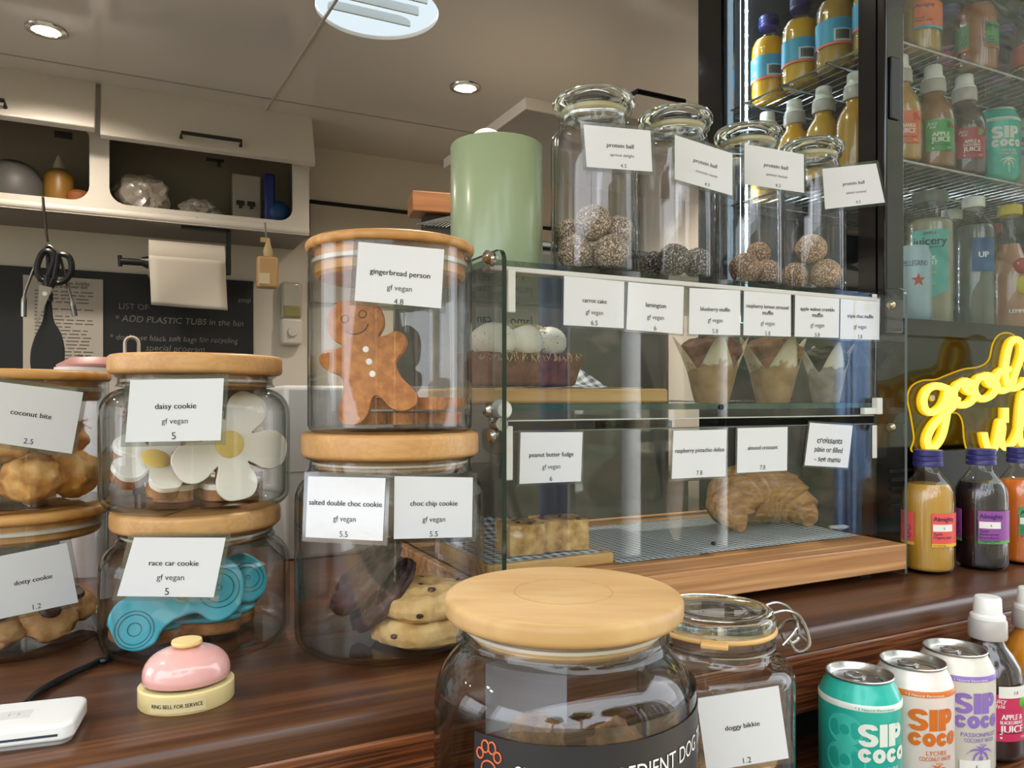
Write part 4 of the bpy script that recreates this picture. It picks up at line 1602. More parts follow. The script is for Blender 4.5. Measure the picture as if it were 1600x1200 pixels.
pane('back_pane', ((x0_ + x1_) / 2 - .01, x1_, B0 - .009, B0 - .005, zb, zs - .007), m=M_['acryl'])
# fittings: white clips and round bolts
clipm = plain('white clip', 'd6d6ce', .35)
for (px, py, h_, w_, y_) in ((797, 455, .040, .008, D0 - .004), (792, 708, .050, .009, D0 - .004)):
    q = atY(px, py, VD - .004) - o0
    MB().box(q.x - w_ / 2, q.x + w_ / 2, y_ - .004, y_, q.z - h_ / 2, q.z + h_ / 2).build('door_clip', clipm, t, bevel=.001, smooth=30)
for (px, py, h_) in ((1391, 490, .045), (1376, 690, .040)):
    q = atY(px, py, VD - .004) - o0
    MB().box(x1_ - .008, x1_, D0 - .0033, D0 - .002, q.z - h_ / 2, q.z + h_ / 2).build('door_clip', clipm, t, bevel=.001, smooth=30)
for (px, py) in ((1384, 642),):
    q = atY(px, py, VD - .004) - o0
    MB().box(x1_ - .03, x1_ - .001, D0 - .010, D0 - .003, q.z - .004, q.z + .004).box(x1_ - .010, x1_ - .001, D0 - .012, D0 - .003, q.z - .004, q.z + .016).build('door_bracket', clipm, t, bevel=.001, smooth=30)
for (px, py) in ((1389, 476), (1389, 668)):
    q = atY(px, py, VF + .018)
    MB().lathe([(0, .006), (.003, .006), (.005, .004), (.005, 0), (0, 0)], 24, TR(U1 + .002, F0 + .02, q.z - o0.z) @ RY(-90)).lathe([(0, .0065), (.002, .0065), (.002, .005), (0, .005)], 12, TR(U1 + .002, F0 + .02, q.z - o0.z) @ RY(-90)).build('bolt', M_['brass'], t)
for (px, py) in ((757, 404), (767, 411), (757, 640), (764, 680)):
    q = atY(px, py, VF + .035) - o0
    u_ = U0 - .0024
    yy = F0 + .028 if px < 760 else F0 + .018
    MB().lathe([(0, -.004), (.0045, -.004), (.0065, -.002), (.0065, 0), (0, 0)], 24, TR(u_, yy, q.z) @ RY(90)).build('bolt', M_['chrome'], t)
q = atY(790, 640, VD - .005) - o0
MB().lathe([(0, -.012), (.007, -.012), (.009, -.008), (.009, 0), (0, 0)], 24, TR(U0 + .012, D0 - .005, q.z) @ RX(-90)).build('door_knob', clipm, t)
q = atY(782, 655, VD - .005) - o0
MB().lathe([(0, -.01), (.006, -.01), (.008, -.007), (.008, 0), (0, 0)], 24, TR(U0 + .010, D0 - .005, q.z - .004) @ RX(-90)).build('door_knob', M_['chrome'], t)
mb = MB()
mb.tube([atY(1122, 636, VD) - o0 + Vector((0, -.003, 0)), atY(1122, 636, VD) - o0 + Vector((0, -.006, 0))], .003, 10)
mb.tube([atY(1110, 848, VD) - o0 + Vector((0, -.003, 0)), atY(1110, 848, VD) - o0 + Vector((0, -.006, 0))], .002, 10)
mb.build('lock_hole', M_['black'], t)

# handwritten stickers on the back of the case, seen through it in mirror writing
def back_note(px0, py0, px1, py1, lines, label, v, m=None):
    a_, b_ = atY(px0, py1, v), atY(px1, py0, v)
    tt = thing('menu_sticker', label, 'sticker', ((a_.x + b_.x) / 2, v, a_.z))
    hw, hh = (b_.x - a_.x) / 2, b_.z - a_.z
    MB().box(-hw, hw, -.0004, .0004, 0, hh).build('paper_strip', m or plain('strip paper', 'c7cdcb', .6), tt, smooth=0)
    mb_ = MB()
    for txt, fx, fz, cap in lines:
        put_text(mb_, txt, TR(-hw + 2 * hw * fx, -.0008, hh * fz) @ RX(90) @ Matrix.Scale(-1, 4, (1, 0, 0)), cap=hh * cap, shear=.1, wob=.001)
    mb_.build('handwriting', M_['ink'], tt, smooth=0)
    return tt


back_note(744, 485, 841, 540, [('lamo', .72, .7, .24), ('14', .68, .25, .26), ('can', .12, .72, .22), ('cin', .12, .45, .2)], 'white handwritten sticker on the back of the case behind the loaf cake', VB + .002)
t2 = back_note(930, 657, 1050, 671, [('Smoothies', .22, .5, .6), ('kombucha', .78, .5, .6)], 'narrow handwritten strip low on the back of the case', VB + .003, plain('brown strip', '5b5145', .6))

# ------------------------------------------------------------------ cards on the case doors
PV = Vector((0, VD - .0035, CZ))
NV = Vector((0, -1, 0))
for cr, nm, lines in (
    ([(881, 431), (975, 440), (974, 513), (880, 508)], 'carrot cake', L3S('carrot cake', .40, wb=.29, c='6.5', wc=.11, y0=.46, y1=.70, y2=.92)),
    ([(981, 441), (1068, 448), (1066, 522), (978, 515)], 'lamington', L3S('lamington', .36, wb=.30, c='6', wc=.045, y0=.44, y1=.69, y2=.92)),
    ([(1077, 450), (1156, 454), (1156, 524), (1076, 522)], 'blueberry muffin', L3S('blueberry muffin', .58, wb=.30, c='5.8', wc=.11, y0=.44, y1=.68, y2=.92)),
    ([(1162, 454), (1235, 459), (1235, 526), (1161, 524)], 'raspberry lemon streusel muffin', [('raspberry lemon streusel', .5, .33, .90, 1), ('muffin', .5, .47, .23, 1), ('gf vegan', .5, .71, .30, 0), ('5.8', .5, .94, .11, 0)]),
    ([(1242, 460), (1311, 463), (1310, 528), (1241, 526)], 'apple walnut crumble muffin', [('apple walnut crumble', .5, .33, .77, 1), ('muffin', .5, .47, .24, 1), ('gf vegan', .5, .71, .31, 0), ('5.8', .5, .94, .11, 0)]),
    ([(1313, 464), (1374, 467), (1373, 531), (1312, 530)], 'triple choc muffin', L3S('triple choc muffin', .66, wb=.32, c='5.8', wc=.11, y0=.44, y1=.69, y2=.93)),
    ([(813, 675.5), (910, 675), (907, 752), (811, 756)], 'peanut butter fudge', L3S('peanut butter fudge', .71, wb=.29, c='6', wc=.04, y0=.44, y1=.68, y2=.92)),
    ([(1052, 673), (1135, 671), (1133, 744), (1049, 748)], 'raspberry pistachio delice', [('raspberry pistachio delice', .5, .42, .92, 1), ('7.8', .5, .90, .11, 0)]),
    ([(1152, 669), (1230, 667), (1229, 735), (1151, 739)], 'almond croissant', [('almond croissant', .5, .45, .60, 1), ('7.8', .5, .90, .11, 0)]),
):
    card(cr, 'laminated price card reading %s on the display case' % nm, lines, PV, NV, film=.0022)
card([(1265, 660.5), (1332, 665), (1324, 731), (1256.5, 727)], 'handwritten laminated card reading croissants plain or filled, see menu', [('croissants', .5, .38, .58, 1), ('plain or filled', .5, .60, .66, 1), ('- see menu', .5, .82, .60, 1)], PV, NV, hand=True, film=.0022)

# ------------------------------------------------------------------ upper tier food
# board, gingham paper, iced loaf cake
x0_, x1_ = .305, .549
o = MB().box(x0_, x1_, .700, .860, ZS + .0003, ZS + .0165).build('serving_board', M_['board'], None, bevel=.003, smooth=30)
tag(o, 'bamboo serving board under the iced loaf on the upper shelf', 'board')
F_['ging'] = gingham('gingham paper', .0055, '2d3d5e', 'cfd3d6')
F_['ging2'] = gingham('gingham paper small', .0042, '26344f', 'c3c8ca')
# sheet with a raised corner
vs, fs = [], []
nx, ny = 24, 10
for j in range(ny + 1):
    for i in range(nx + 1):
        x_ = .315 + (.515 - .315) * i / nx
        y_ = .703 + .145 * j / ny
        d = max(0, (x_ - .445) / .07) * max(0, (y_ - .765) / .08)
        z_ = ZS + .0173 + .030 * d ** 1.2 + .0006 * sin(i * 1.1 + j)
        vs.append((x_ - .02 * d, y_ - .03 * d, z_))
for j in range(ny):
    for i in range(nx):
        a_ = j * (nx + 1) + i
        fs.append((a_, a_ + 1, a_ + nx + 2, a_ + nx + 1))
tag(MB().add(vs, fs).build('gingham_paper', F_['ging'], None, solid=.0003), 'blue gingham paper with a raised corner under the iced loaf', 'paper liner')
zl = ZS + .0180
t = thing('iced_loaf_cake', 'brown loaf cake topped with white icing dollops and coconut shreds', 'cake', (.380, .742, zl + .0006))
F_['dollop'] = ramp_mat('cream cheese icing', [(.0, 'f6f3e8'), (.66, 'f4f1e6'), (.70, '6a5a40'), (1, '5a4a34')], (420, 420, 420), 2, .5, .1, .0005)
F_['cake'] = ramp_mat('loaf crust', [(.3, '50281a'), (.5, '74402a'), (.72, '8f573b')], (80, 80, 80), 6, .6, .4, .001)
mb = MB()
b0, b1, h_ = .055, .064, .035
vs = [(sx_ * bx_, sy_ * by_, z_) for z_, bx_, by_ in ((0, .056, .026), (h_, .064, .033)) for sx_, sy_ in ((-1, -1), (1, -1), (1, 1), (-1, 1))]
mb.add(vs, [(3, 2, 1, 0), (4, 5, 6, 7), (0, 1, 5, 4), (1, 2, 6, 5), (2, 3, 7, 6), (3, 0, 4, 7)])
mb.build('loaf', F_['cake'], t, bevel=.004, seg=3, smooth=40)
for i, (x_, y_, r_, sx_) in enumerate(((-.038, -.016, .021, 1.25), (-.002, -.018, .0195, 1.0), (.030, -.012, .0195, 1.0), (-.024, .012, .021, 1.1), (.012, .012, .021, 1.1), (.036, .010, .018, .9))):
    MB().lump((x_, y_, h_ + .0125), r_, i, .07, 1.5, 3, (sx_, 1, .9), None, .0, 8).build('icing_dollop', F_['dollop'], t)
mb = MB()
rr_ = random.Random(2)
for i in range(260):
    x_, y_ = rr_.gauss(0, .026), rr_.gauss(-.002, .012)
    if (x_ / .055) ** 2 + (y_ / .031) ** 2 > .92:
        continue
    z_ = h_ + .0115 + .019 * sqrt(max(0, 1 - (x_ / .058) ** 2 - (y_ / .034) ** 2))
    a = rr_.uniform(0, pi)
    l = rr_.uniform(.002, .005)
    mb.tube([(x_ - l * cos(a), y_ - l * sin(a), z_ + rr_.uniform(-.001, .002)), (x_ + l * cos(a), y_ + l * sin(a), z_ + rr_.uniform(-.001, .004))], .0004, 4)
for i in range(90):
    x_ = rr_.uniform(-.064, .064)
    mb.tube([(x_, -.0335, h_ - rr_.uniform(-.001, .010)), (x_ + rr_.uniform(-.003, .003), -.0342, h_ - rr_.uniform(-.001, .010))], .0004, 4)
sh = mb.build('coconut_shreds', plain('toasted coconut', 'cdbb91', .7), t)
sh['kind'] = 'stuff'
# a second slice board liner edge
# muffins in tulip papers
def stained_paper(name, pale, brown, zmid):
    m = ramp_mat(name, [(.3, pale), (.7, pale)], (30, 30, 18), 4, .6, .15, .0005)
    t_ = m.node_tree
    b_ = t_.nodes['Principled BSDF']
    tcn = t_.nodes.new('ShaderNodeTexCoord')
    s_ = t_.nodes.new('ShaderNodeSeparateXYZ')
    nz = t_.nodes.new('ShaderNodeTexNoise')
    nz.inputs['Scale'].default_value = 70
    nz.inputs['Detail'].default_value = 4
    m1 = t_.nodes.new('ShaderNodeMath')
    m1.operation = 'MULTIPLY_ADD'
    m1.inputs[1].default_value = .035
    m2 = t_.nodes.new('ShaderNodeMapRange')
    m2.inputs['From Min'].default_value = zmid - .002 + .0175
    m2.inputs['From Max'].default_value = zmid + .002 + .0175
    nb = t_.nodes.new('ShaderNodeTexNoise')
    nb.inputs['Scale'].default_value = 55
    cr = t_.nodes.new('ShaderNodeValToRGB')
    cr.color_ramp.elements[0].position, cr.color_ramp.elements[1].position = .3, .7
    cr.color_ramp.elements[0].color, cr.color_ramp.elements[1].color = hx(brown[0]), hx(brown[1])
    mx = t_.nodes.new('ShaderNodeMix')
    mx.data_type = 'RGBA'
    mx.inputs['B'].default_value = hx(pale)
    L = t_.links.new
    for n_ in (nz, nb):
        L(tcn.outputs['Object'], n_.inputs['Vector'])
    L(tcn.outputs['Object'], s_.inputs[0])
    L(nz.outputs['Fac'], m1.inputs[0])
    L(s_.outputs['Z'], m1.inputs[2])
    L(m1.outputs[0], m2.inputs['Value'])
    L(nb.outputs['Fac'], cr.inputs[0])
    L(cr.outputs[0], mx.inputs['A'])
    L(m2.outputs[0], mx.inputs['Factor'])
    L(mx.outputs['Result'], b_.inputs['Base Color'])
    return m


F_['mpaper'] = stained_paper('greasy parchment', 'cbc0a4', ('82603a', 'a8865a'), .044)
F_['mpaper2'] = stained_paper('pale greasy parchment', 'd3ccb8', ('6d625a', '9a8d80'), .042)
F_['muffin'] = ramp_mat('muffin top', [(.3, '6d3a22'), (.5, '9a6236'), (.72, 'bb8a56')], (60, 60, 60), 6, .6, .6, .0015)
F_['muffin2'] = ramp_mat('berry muffin top', [(.3, '5d2c28'), (.5, '8a4b35'), (.72, 'a86d4c')], (60, 60, 60), 6, .6, .6, .0015)
F_['muffin3'] = ramp_mat('chocolate muffin top', [(.3, '20130d'), (.5, '38241a'), (.72, '574034')], (60, 60, 60), 6, .6, .6, .0015)


def muffin(x, y, label, r0, r1, h, tm, pm, ph):
    t = thing('muffin', label, 'muffin', (x, y, ZS), face_cam(x, y), 'muffins in parchment wraps')
    n, k = 64, 10
    vs, fs = [], []
    for j in range(k + 1):
        f = j / k
        for i in range(n):
            a = 2 * pi * i / n
            u = (4 * (a + ph) / (2 * pi)) % 1
            pk = 1 - abs(2 * u - 1)
            top = h * (.52 + .56 * pk ** 1.3)
            z_ = top * f
            g = z_ / h
            r = r0 + (r1 - r0) * g ** .9 + .007 * pk * max(0, g - .55) / .45
            r *= 1 + .02 * sin(a * 9 + 3 * g)
            vs.append((r * cos(a), r * sin(a), z_ + .0005))
    for j in range(k):
        for i in range(n):
            b = (i + 1) % n
            fs.append((j * n + i, j * n + b, (j + 1) * n + b, (j + 1) * n + i))
    fs.append(tuple(range(n - 1, -1, -1)))
    MB().add(vs, fs).build('parchment_wrap', pm, t, solid=.0006, smooth=60)
    mb = MB().lathe([(0, .002), (r0 * .94, .002), (r0 + (r1 - r0) * .60, h * .62), (r1 * .80, h * .74), (0, h * .78)], 40)
    mb.build('muffin_body', tm, t)
    MB().lump((0, 0, h * .83), r1 * .93, int(x * 100), .18, 2.4, 4, (1, 1, .50), None, .07, 8).build('muffin_top', tm, t)
    return t


muffin(.606, .694, 'muffin in brown parchment at the left of the upper shelf trio', .0185, .0360, .074, F_['muffin2'], F_['mpaper'], .55)
muffin(.702, .694, 'golden crumbed muffin in brown parchment, middle of the upper shelf trio', .0185, .0360, .076, F_['muffin'], F_['mpaper'], .25)
muffin(.779, .682, 'dark muffin in pale parchment at the right end of the upper shelf', .015, .0275, .070, F_['muffin3'], F_['mpaper2'], .35)
# crumpled gingham edge on the shelf between board and muffins
vs, fs = [], []
for i in range(25):
    for j in range(4):
        vs.append((.552 + .22 * i / 24, .70 + .10 * j / 3 + .03, ZS + .0012 + .0022 * abs(sin(i * .5)) * (1 - j / 4)))
for i in range(24):
    for j in range(3):
        a_ = i * 4 + j
        fs.append((a_, a_ + 4, a_ + 5, a_ + 1))
tag(MB().add(vs, fs).build('gingham_paper', F_['ging'], None, solid=.0003), 'rumpled gingham paper on the upper shelf behind the muffins', 'paper liner')

# ------------------------------------------------------------------ lower tier food
vs, fs = [], []
nx, ny = 40, 12
for j in range(ny + 1):
    for i in range(nx + 1):
        x_ = .452 + (.800 - .452) * i / nx
        y_ = .655 + .20 * j / ny
        d = max(0, (x_ - .745) / .055) * (j / ny)
        vs.append((x_, y_, ZB + .0008 + .016 * d ** 1.5 + .0005 * abs(sin(i * .9 + j * .4))))
for j in range(ny):
    for i in range(nx):
        a_ = j * (nx + 1) + i
        fs.append((a_, a_ + 1, a_ + nx + 2, a_ + nx + 1))
tag(MB().add(vs, fs).build('gingham_paper', F_['ging2'], None, solid=.0003), 'dark gingham paper spread under the croissant on the case floor', 'paper liner')
tag(MB().box(.303, .446, .658, .800, ZB + .0001, ZB + .012).build('serving_board', M_['board'], None, bevel=.002, smooth=30), 'small wooden board under the fudge on the case floor', 'board')
vs, fs = [], []
nx, ny = 20, 16
for j in range(ny + 1):
    for i in range(nx + 1):
        x_ = .307 + .13 * i / nx
        y_ = .662 + .17 * j / ny
        d = max(0, (y_ - .77) / .06)
        vs.append((x_, y_, ZB + .0128 + .024 * d ** 1.4 * (1 - .6 * i / nx) + .0004 * sin(i + j)))
for j in range(ny):
    for i in range(nx):
        a_ = j * (nx + 1) + i
        fs.append((a_, a_ + 1, a_ + nx + 2, a_ + nx + 1))
tag(MB().add(vs, fs).build('gingham_paper', F_['ging'], None, solid=.0003), 'blue gingham paper under the fudge with its back edge curling up', 'paper liner')
F_['fudge'] = ramp_mat('peanut fudge', [(.28, '8d6430'), (.45, 'b98b4d'), (.6, 'd0a768'), (.78, 'e2c48c')], (85, 85, 85), 7, .5, .6, .0015)
F_['fudgetop'] = ramp_mat('fudge glaze', [(.35, '4a2c18'), (.5, '8d6a3d'), (.7, 'b78f58')], (60, 60, 60), 4, .35, .3, .001)


def fudge(x, y, rz, label, w_, d_, h_, sd):
    t = thing('fudge_slice', label, 'fudge', (x, y, ZB + .0137), radians(rz), 'peanut butter fudge slices')
    mb = MB()
    n = 10
    bm = bmesh.new()
    bmesh.ops.create_cube(bm, size=1)
    bmesh.ops.subdivide_edges(bm, edges=bm.edges[:], cuts=9, use_grid_fill=True)
    vs = []
    bm.verts.ensure_lookup_table()
    for v in bm.verts:
        q = Vector((v.co.x * w_, v.co.y * d_, (v.co.z + .5) * h_))
        k = noise.noise(q * 110 + Vector((sd, 0, 0))) * .0018
        q += Vector((v.co.x, v.co.y, 0)).normalized() * k if abs(v.co.x) + abs(v.co.y) > .4 else Vector((0, 0, 0))
        vs.append(q)
    fs = [[v.index for v in f.verts] for f in bm.faces]
    bm.free()
    mb.add(vs, fs).build('fudge_block', F_['fudge'], t, smooth=50)
    MB().lump((0, 0, h_), 1, sd, 0, 1, 3, (w_ * .46, d_ * .46, .0022)).build('glazed_top', F_['fudgetop'], t)
    rr_ = random.Random(sd)
    for i in range(5):
        MB().lump((rr_.uniform(-.4, .4) * w_, rr_.uniform(-.45, .3) * d_, h_ + .001), .0028, i, .2, 2, 2, (1, 1, .7)).build('chocolate_chip', F_['chocbit'], t)
    return t


fudge(.3575, .697, -6, 'square of peanut fudge on the small board, left one', .037, .042, .030, 3)
fudge(.4035, .699, -8, 'square of peanut fudge on the small board, right one', .050, .044, .031, 9)

# croissant
p_ = atY(1205, 800, .742)
t = thing('croissant', 'large golden flaky croissant on gingham paper in the lower tier', 'croissant', (p_.x - .010, .740, ZB + .0034), radians(-6))
F_['crois'] = ramp_mat('croissant crust', [(.25, '7d4820'), (.45, 'b27638'), (.62, 'd09a58'), (.8, 'e6bd80')], (22, 160, 160), 6, .42, .5, .0012, coat=.15)
mb = MB()
N = 96
pts, rad = [], []
for i in range(N):
    f = i / (N - 1)
    a = radians(195 - 210 * f)
    R0 = .045
    x_ = R0 * 1.15 * cos(a)
    y_ = .020 - .040 * sin(a) * 1.0
    s_ = sin(pi * min(max(f, .02), .98))
    r = .005 + .033 * s_ ** .75
    seg_ = (f * 9) % 1
    r *= 1 + .14 * (seg_ ** .6 - .5)
    pts.append((x_, y_ * -1 + .01, r * .98))
    rad.append(r)
mb.tube(pts, rad, 40)
for i, v in enumerate(mb.v):
    d = noise.noise(Vector((v.x * 40, v.y * 40, v.z * 40))) * .002
    mb.v[i] = Vector((v.x * 1.06, v.y - d, max(0, v.z * 1.02 + d)))
mb.build('croissant_body', F_['crois'], t, smooth=60)
mb = MB()
rr_ = random.Random(8)
for i in range(16):
    f = rr_.uniform(.2, .8)
    a = radians(195 - 210 * f)
    c = Vector((.052 * cos(a), -(.020 - .040 * sin(a)) + .01, .030))
    e = rr_.uniform(-35, 70)
    q = c + Vector((cos(a) * 0, -sin(radians(e + 90)) * .0, 0))
    mb.lump(q + Vector((0, -.034 * cos(radians(e)), .034 * sin(radians(e)))), .005, i, .3, 2, 2, (1.6, .35, .5))
mb.build('flaky_layers', F_['crois'], t)
o = MB().lump((p_.x + .075, .70, ZB + .003), .0095, 3, .3, 2, 3, (1.6, 1, .25)).build('almond_flake', plain('icing sugar flake', 'dcd7cf', .6))
tag(o, 'pale flake lying on the gingham paper right of the croissant', 'flake')

# ------------------------------------------------------------------ on top of the case
q = [(.4475, .6985, .0462, 928), (.5565, .6985, .0440, 1058), (.6675, .6995, .0420, 1176), (.7740, .7000, .0405, 1278)]
TOPJ = []
nmz = ['apricot delight', 'coconut cacao', 'peanut butter', 'salted caramel']
pos = ['first from the left, beside the green canister', 'second from the left on the case', 'third from the left on the case', 'last on the right on the case, before the fridge']
for i, (x_, y_, R, px) in enumerate(q):
    t = thing('protein_ball_jar', 'tall glass lidded jar of %s protein balls on the case' % nmz[i], 'jar', (x_, y_, ZT), face_cam(x_, y_), 'glass lidded jars on the display case')
    k = R / .0462
    hs = .1575
    pr = [(0, 0)] + arc(R - .008, .008, .008, -90, 0, 5) + arc(R - .014, hs - .014, .014, 0, 70, 6) + [(.0385 * k, hs + .003), (.0370 * k, hs + .008), (.0370 * k, hs + .014), (.0405 * k, hs + .018), (.0405 * k, hs + .021), (.038 * k, hs + .022)]
    glass_body(t, pr, .003, .007)
    z1 = hs + .0225
    ld = MB().lathe([(0, z1 - .010), (.031 * k, z1 - .010), (.033 * k, z1 - .002), (.041 * k, z1), (.0440 * k, z1 + .004), (.0440 * k, z1 + .009), (.041 * k, z1 + .013), (.033 * k, z1 + .0145), (.028 * k, z1 + .012), (0, z1 + .012)], 64).build('glass_lid', M_['solidglass'], t, smooth=60)
    MB().lathe([(.0335 * k, z1 - .008), (.0355 * k, z1 - .006), (.0355 * k, z1 - .002), (.0335 * k, z1 - .001)], 48, closed=True).build('seal_ring', plain('yellowed seal', 'b9b48c', .35), ld)
    TOPJ.append((x_, y_, R, ZT + .0072))


def place_balls(j, specs, m, group, rad=.0185):
    x_, y_, R, z_ = TOPJ[j]
    Mx = food_local(x_, y_, z_)
    for n_, (a, b, c, lb, k) in enumerate(specs):
        r_ = rad * k
        o = MB().lump((0, 0, 0), r_, n_ * 3 + j * 11, .05, 1.8, 4, (1, 1, 1), None, .02, 10).build('protein_ball', m)
        o.matrix_basis = Mx @ TR(a, b, c + r_)
        tag(o, lb, 'protein ball', group)


place_balls(0, [(-.0200, -.0145, 0, 'coconut dusted protein ball, front left at the bottom of the apricot delight jar', 1), (.0185, -.0155, 0, 'coconut dusted protein ball, front right at the bottom of the apricot delight jar', 1),
                (-.001, -.014, .031, 'coconut dusted protein ball resting highest in the middle of the apricot delight jar', 1.02), (.0265, .004, .026, 'coconut dusted protein ball, upper right in the apricot delight jar', .95),
                (-.0255, .010, .024, 'coconut dusted protein ball, upper left at the back of the apricot delight jar', .95), (.004, .022, 0, 'coconut dusted protein ball at the back bottom of the apricot delight jar', 1)], F_['ball_a'], 'protein balls in the apricot delight jar')
place_balls(1, [(-.001, -.022, 0, 'dark dusted protein ball, front middle of the coconut cacao jar', .98), (.0245, -.002, 0, 'dark dusted protein ball at the right of the coconut cacao jar', .92), (-.025, .004, 0, 'dark dusted protein ball at the left of the coconut cacao jar', .9)], F_['ball_b'], 'protein balls in the coconut cacao jar')
place_balls(2, [(-.004, -.019, 0, 'brown protein ball, front of the peanut butter jar', .98), (.0215, .006, 0, 'brown protein ball at the right of the peanut butter jar', .85), (.012, .0185, .026, 'brown protein ball at the back of the peanut butter jar, upper one', .8)], F_['ball_c'], 'protein balls in the peanut butter jar')
place_balls(3, [(-.020, -.014, 0, 'brown protein ball at the bottom left of the salted caramel jar', .95), (.0165, -.015, 0, 'brown protein ball at the bottom right of the salted caramel jar', 1), (-.0005, -.0175, .031, 'brown protein ball resting on two others in the salted caramel jar', 1.02)], F_['ball_d'], 'protein balls in the salted caramel jar')

PB = lambda f, wf: [('protein ball', .53, .43, .40, 1), (f, .55, .66, wf, 0), ('4.5', .56, .91, .09, 0)]
card_on(*TOPJ[0][:3], [(911.5, 195), (1016, 204.5), (1019, 268.5), (916.6, 261)], 'laminated price card reading protein ball apricot delight', PB('apricot delight', .36), aim=945)
card_on(*TOPJ[1][:3], [(1054, 211), (1144, 240), (1144, 306), (1054, 280)], 'laminated price card reading protein ball coconut cacao', PB('coconut cacao', .37), aim=1075)
card_on(*TOPJ[2][:3], [(1163, 225), (1255.5, 241.5), (1256, 301.5), (1163, 288)], 'laminated price card reading protein ball peanut butter', PB('peanut butter', .36), aim=1190)
card_on(*TOPJ[3][:3], [(1284.6, 264), (1368.6, 255.6), (1382.4, 316.5), (1289, 327)], 'laminated price card reading protein ball salted caramel, beside the fridge', PB('salted caramel', .37), aim=1290)

# green canister
gx, gy = .350, .7365
t = thing('green_canister', 'tall plain sage green canister on top of the display case', 'canister', (gx, gy, ZT))
MB().lathe([(0, 0), (.0478, 0), (.0488, .001), (.0488, .1370), (.0478, .1382), (.0466, .1382), (.0466, .0015), (0, .0015)], 64).build('canister_body', M_['green'], t, smooth=40)
p_ = atF(756, 206, .9)
t2 = thing('white_tub', 'white round topped tub standing behind the green canister', 'tub', (p_.x + .004, p_.y, ZT))
hz = atF(754, 201, .9).z - ZT
MB().lathe([(0, 0), (.023, 0), (.024, .002), (.024, hz - .030), (0, hz - .030)], 32).build('tub_body', plain('tub white', 'd9d9cf', .4), t2)
MB().lathe([(0, hz)] + [(.0225 * sin(radians(a)), hz - .0225 + .0225 * cos(radians(a))) for a in range(10, 91, 10)] + [(.0235, hz - .030), (0, hz - .030)], 32).build('tub_lid', plain('tub lid', 'e2e2d6', .4), t2)

# wooden block, wire cover and small glass behind the gingerbread jar
p_ = atF(648, 318, 1.32)
zt0 = atF(690, 372, 1.32).z
t = thing('coffee_machine', 'dark boxy coffee machine behind the jars with wire cup rail on top', 'coffee machine', (.60, 1.24, CT - .04))
st_ = thing('machine_stand', 'dark cupboard carrying the coffee machine', 'cupboard', (.60, 1.24, 0))
MB().box(-.15, .32, -.09, .24, 0, CT - .042).build('cupboard_body', plain('stand dark', '3a3733', .5), st_, smooth=0)
MB().box(-.16, .33, -.10, .25, CT - .042, CT - .0402).build('stand_top', M_['steel'], st_, smooth=0)
tz = zt0 - CT + .04
MB().box(-.13, .30, -.10, .22, 0, tz - .02).build('machine_body', plain('machine grey', '6a6863', .35, .2), t, bevel=.012, seg=3)
MB().box(-.11, .28, -.10, .2, tz - .02, tz - .008).build('cup_tray', M_['steel'], t, bevel=.003)
mb = MB()
for k in range(9):
    x_ = -.10 + k * .006
    mb.tube(spline([(x_ - .10, -.11, tz - .006), (x_ - .05, -.10, tz + .012 + .003 * k * .4), (x_ + .02, -.08, tz + .035), (x_ + .10, -.04, tz + .040)], 6), .0009, 5)
mb.build('wire_rail', M_['steel'], t)
xb_ = atF(646, 318, 1.36)
xe_ = atF(735, 330, 1.36)
za, zc_ = atF(690, 336, 1.36).z, atF(690, 304, 1.36).z
t = MB().box(-.006, .19, -.03, .03, .0006, zc_ - za).build('wooden_block', M_['block'], None, bevel=.002, smooth=30)
t.matrix_basis = TR(xb_.x, xb_.y, za) @ RZ(-10)
tag(t, 'orange brown wooden block lying on top of the machine left of the green canister', 'wooden block')
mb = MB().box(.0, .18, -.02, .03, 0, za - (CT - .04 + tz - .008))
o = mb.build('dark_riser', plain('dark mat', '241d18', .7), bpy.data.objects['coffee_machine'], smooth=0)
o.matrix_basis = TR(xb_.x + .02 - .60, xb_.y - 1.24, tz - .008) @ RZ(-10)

# back row behind the jars: white appliance, floral cup, beige mug
a_ = atF(455, 603, 1.05)
zt_ = a_.z - CT
t = thing('white_appliance', 'low white box appliance standing behind the cookie jars', 'appliance', (a_.x + .10, a_.y, CT))
MB().box(-.12, .03, -.06, .12, 0, zt_).build('casing', plain('appliance white', 'bdbab4', .35), t, bevel=.006, seg=3)
MB().box(-.12, .03, -.0608, -.060, zt_ * .50, zt_ * .508).build('seam', plain('seam grey', '8d8a85', .5), t, smooth=0)
p_ = atF(150, 650, .93)
t = thing('floral_cup', 'white cup with pink flower pattern behind the left jars', 'cup', (p_.x, p_.y, CT), face_cam(p_.x, p_.y))
hz = atF(150, 575, .93).z - CT
MB().lathe([(0, 0), (.034, 0), (.037, .004), (.044, hz - .004), (.044, hz), (.041, hz), (.034, .006), (0, .006)], 40).build('cup_body', plain('cup white', 'd9cfc8', .4), t)
mb = MB()
for k in range(7):
    for (dx, zz) in ((-24, hz * .72), (28, hz * .5), (-4, hz * .3), (50, hz * .78)):
        a = 2 * pi * k / 7
        rr0 = .0345 + .0095 * zz / hz + .0016
        pts = []
        for s_ in range(7):
            r = .013 * sin(pi * s_ / 12)
            aa = a + .25 * sin(s_)
            th = radians(dx) + (r * cos(aa)) / rr0
            pts.append((rr0 * sin(th), -rr0 * cos(th), zz + r * sin(aa)))
        mb.tube(pts, .0007, 5)
mb.build('flower_pattern', plain('red pink pattern', 'b0525a', .5), t)
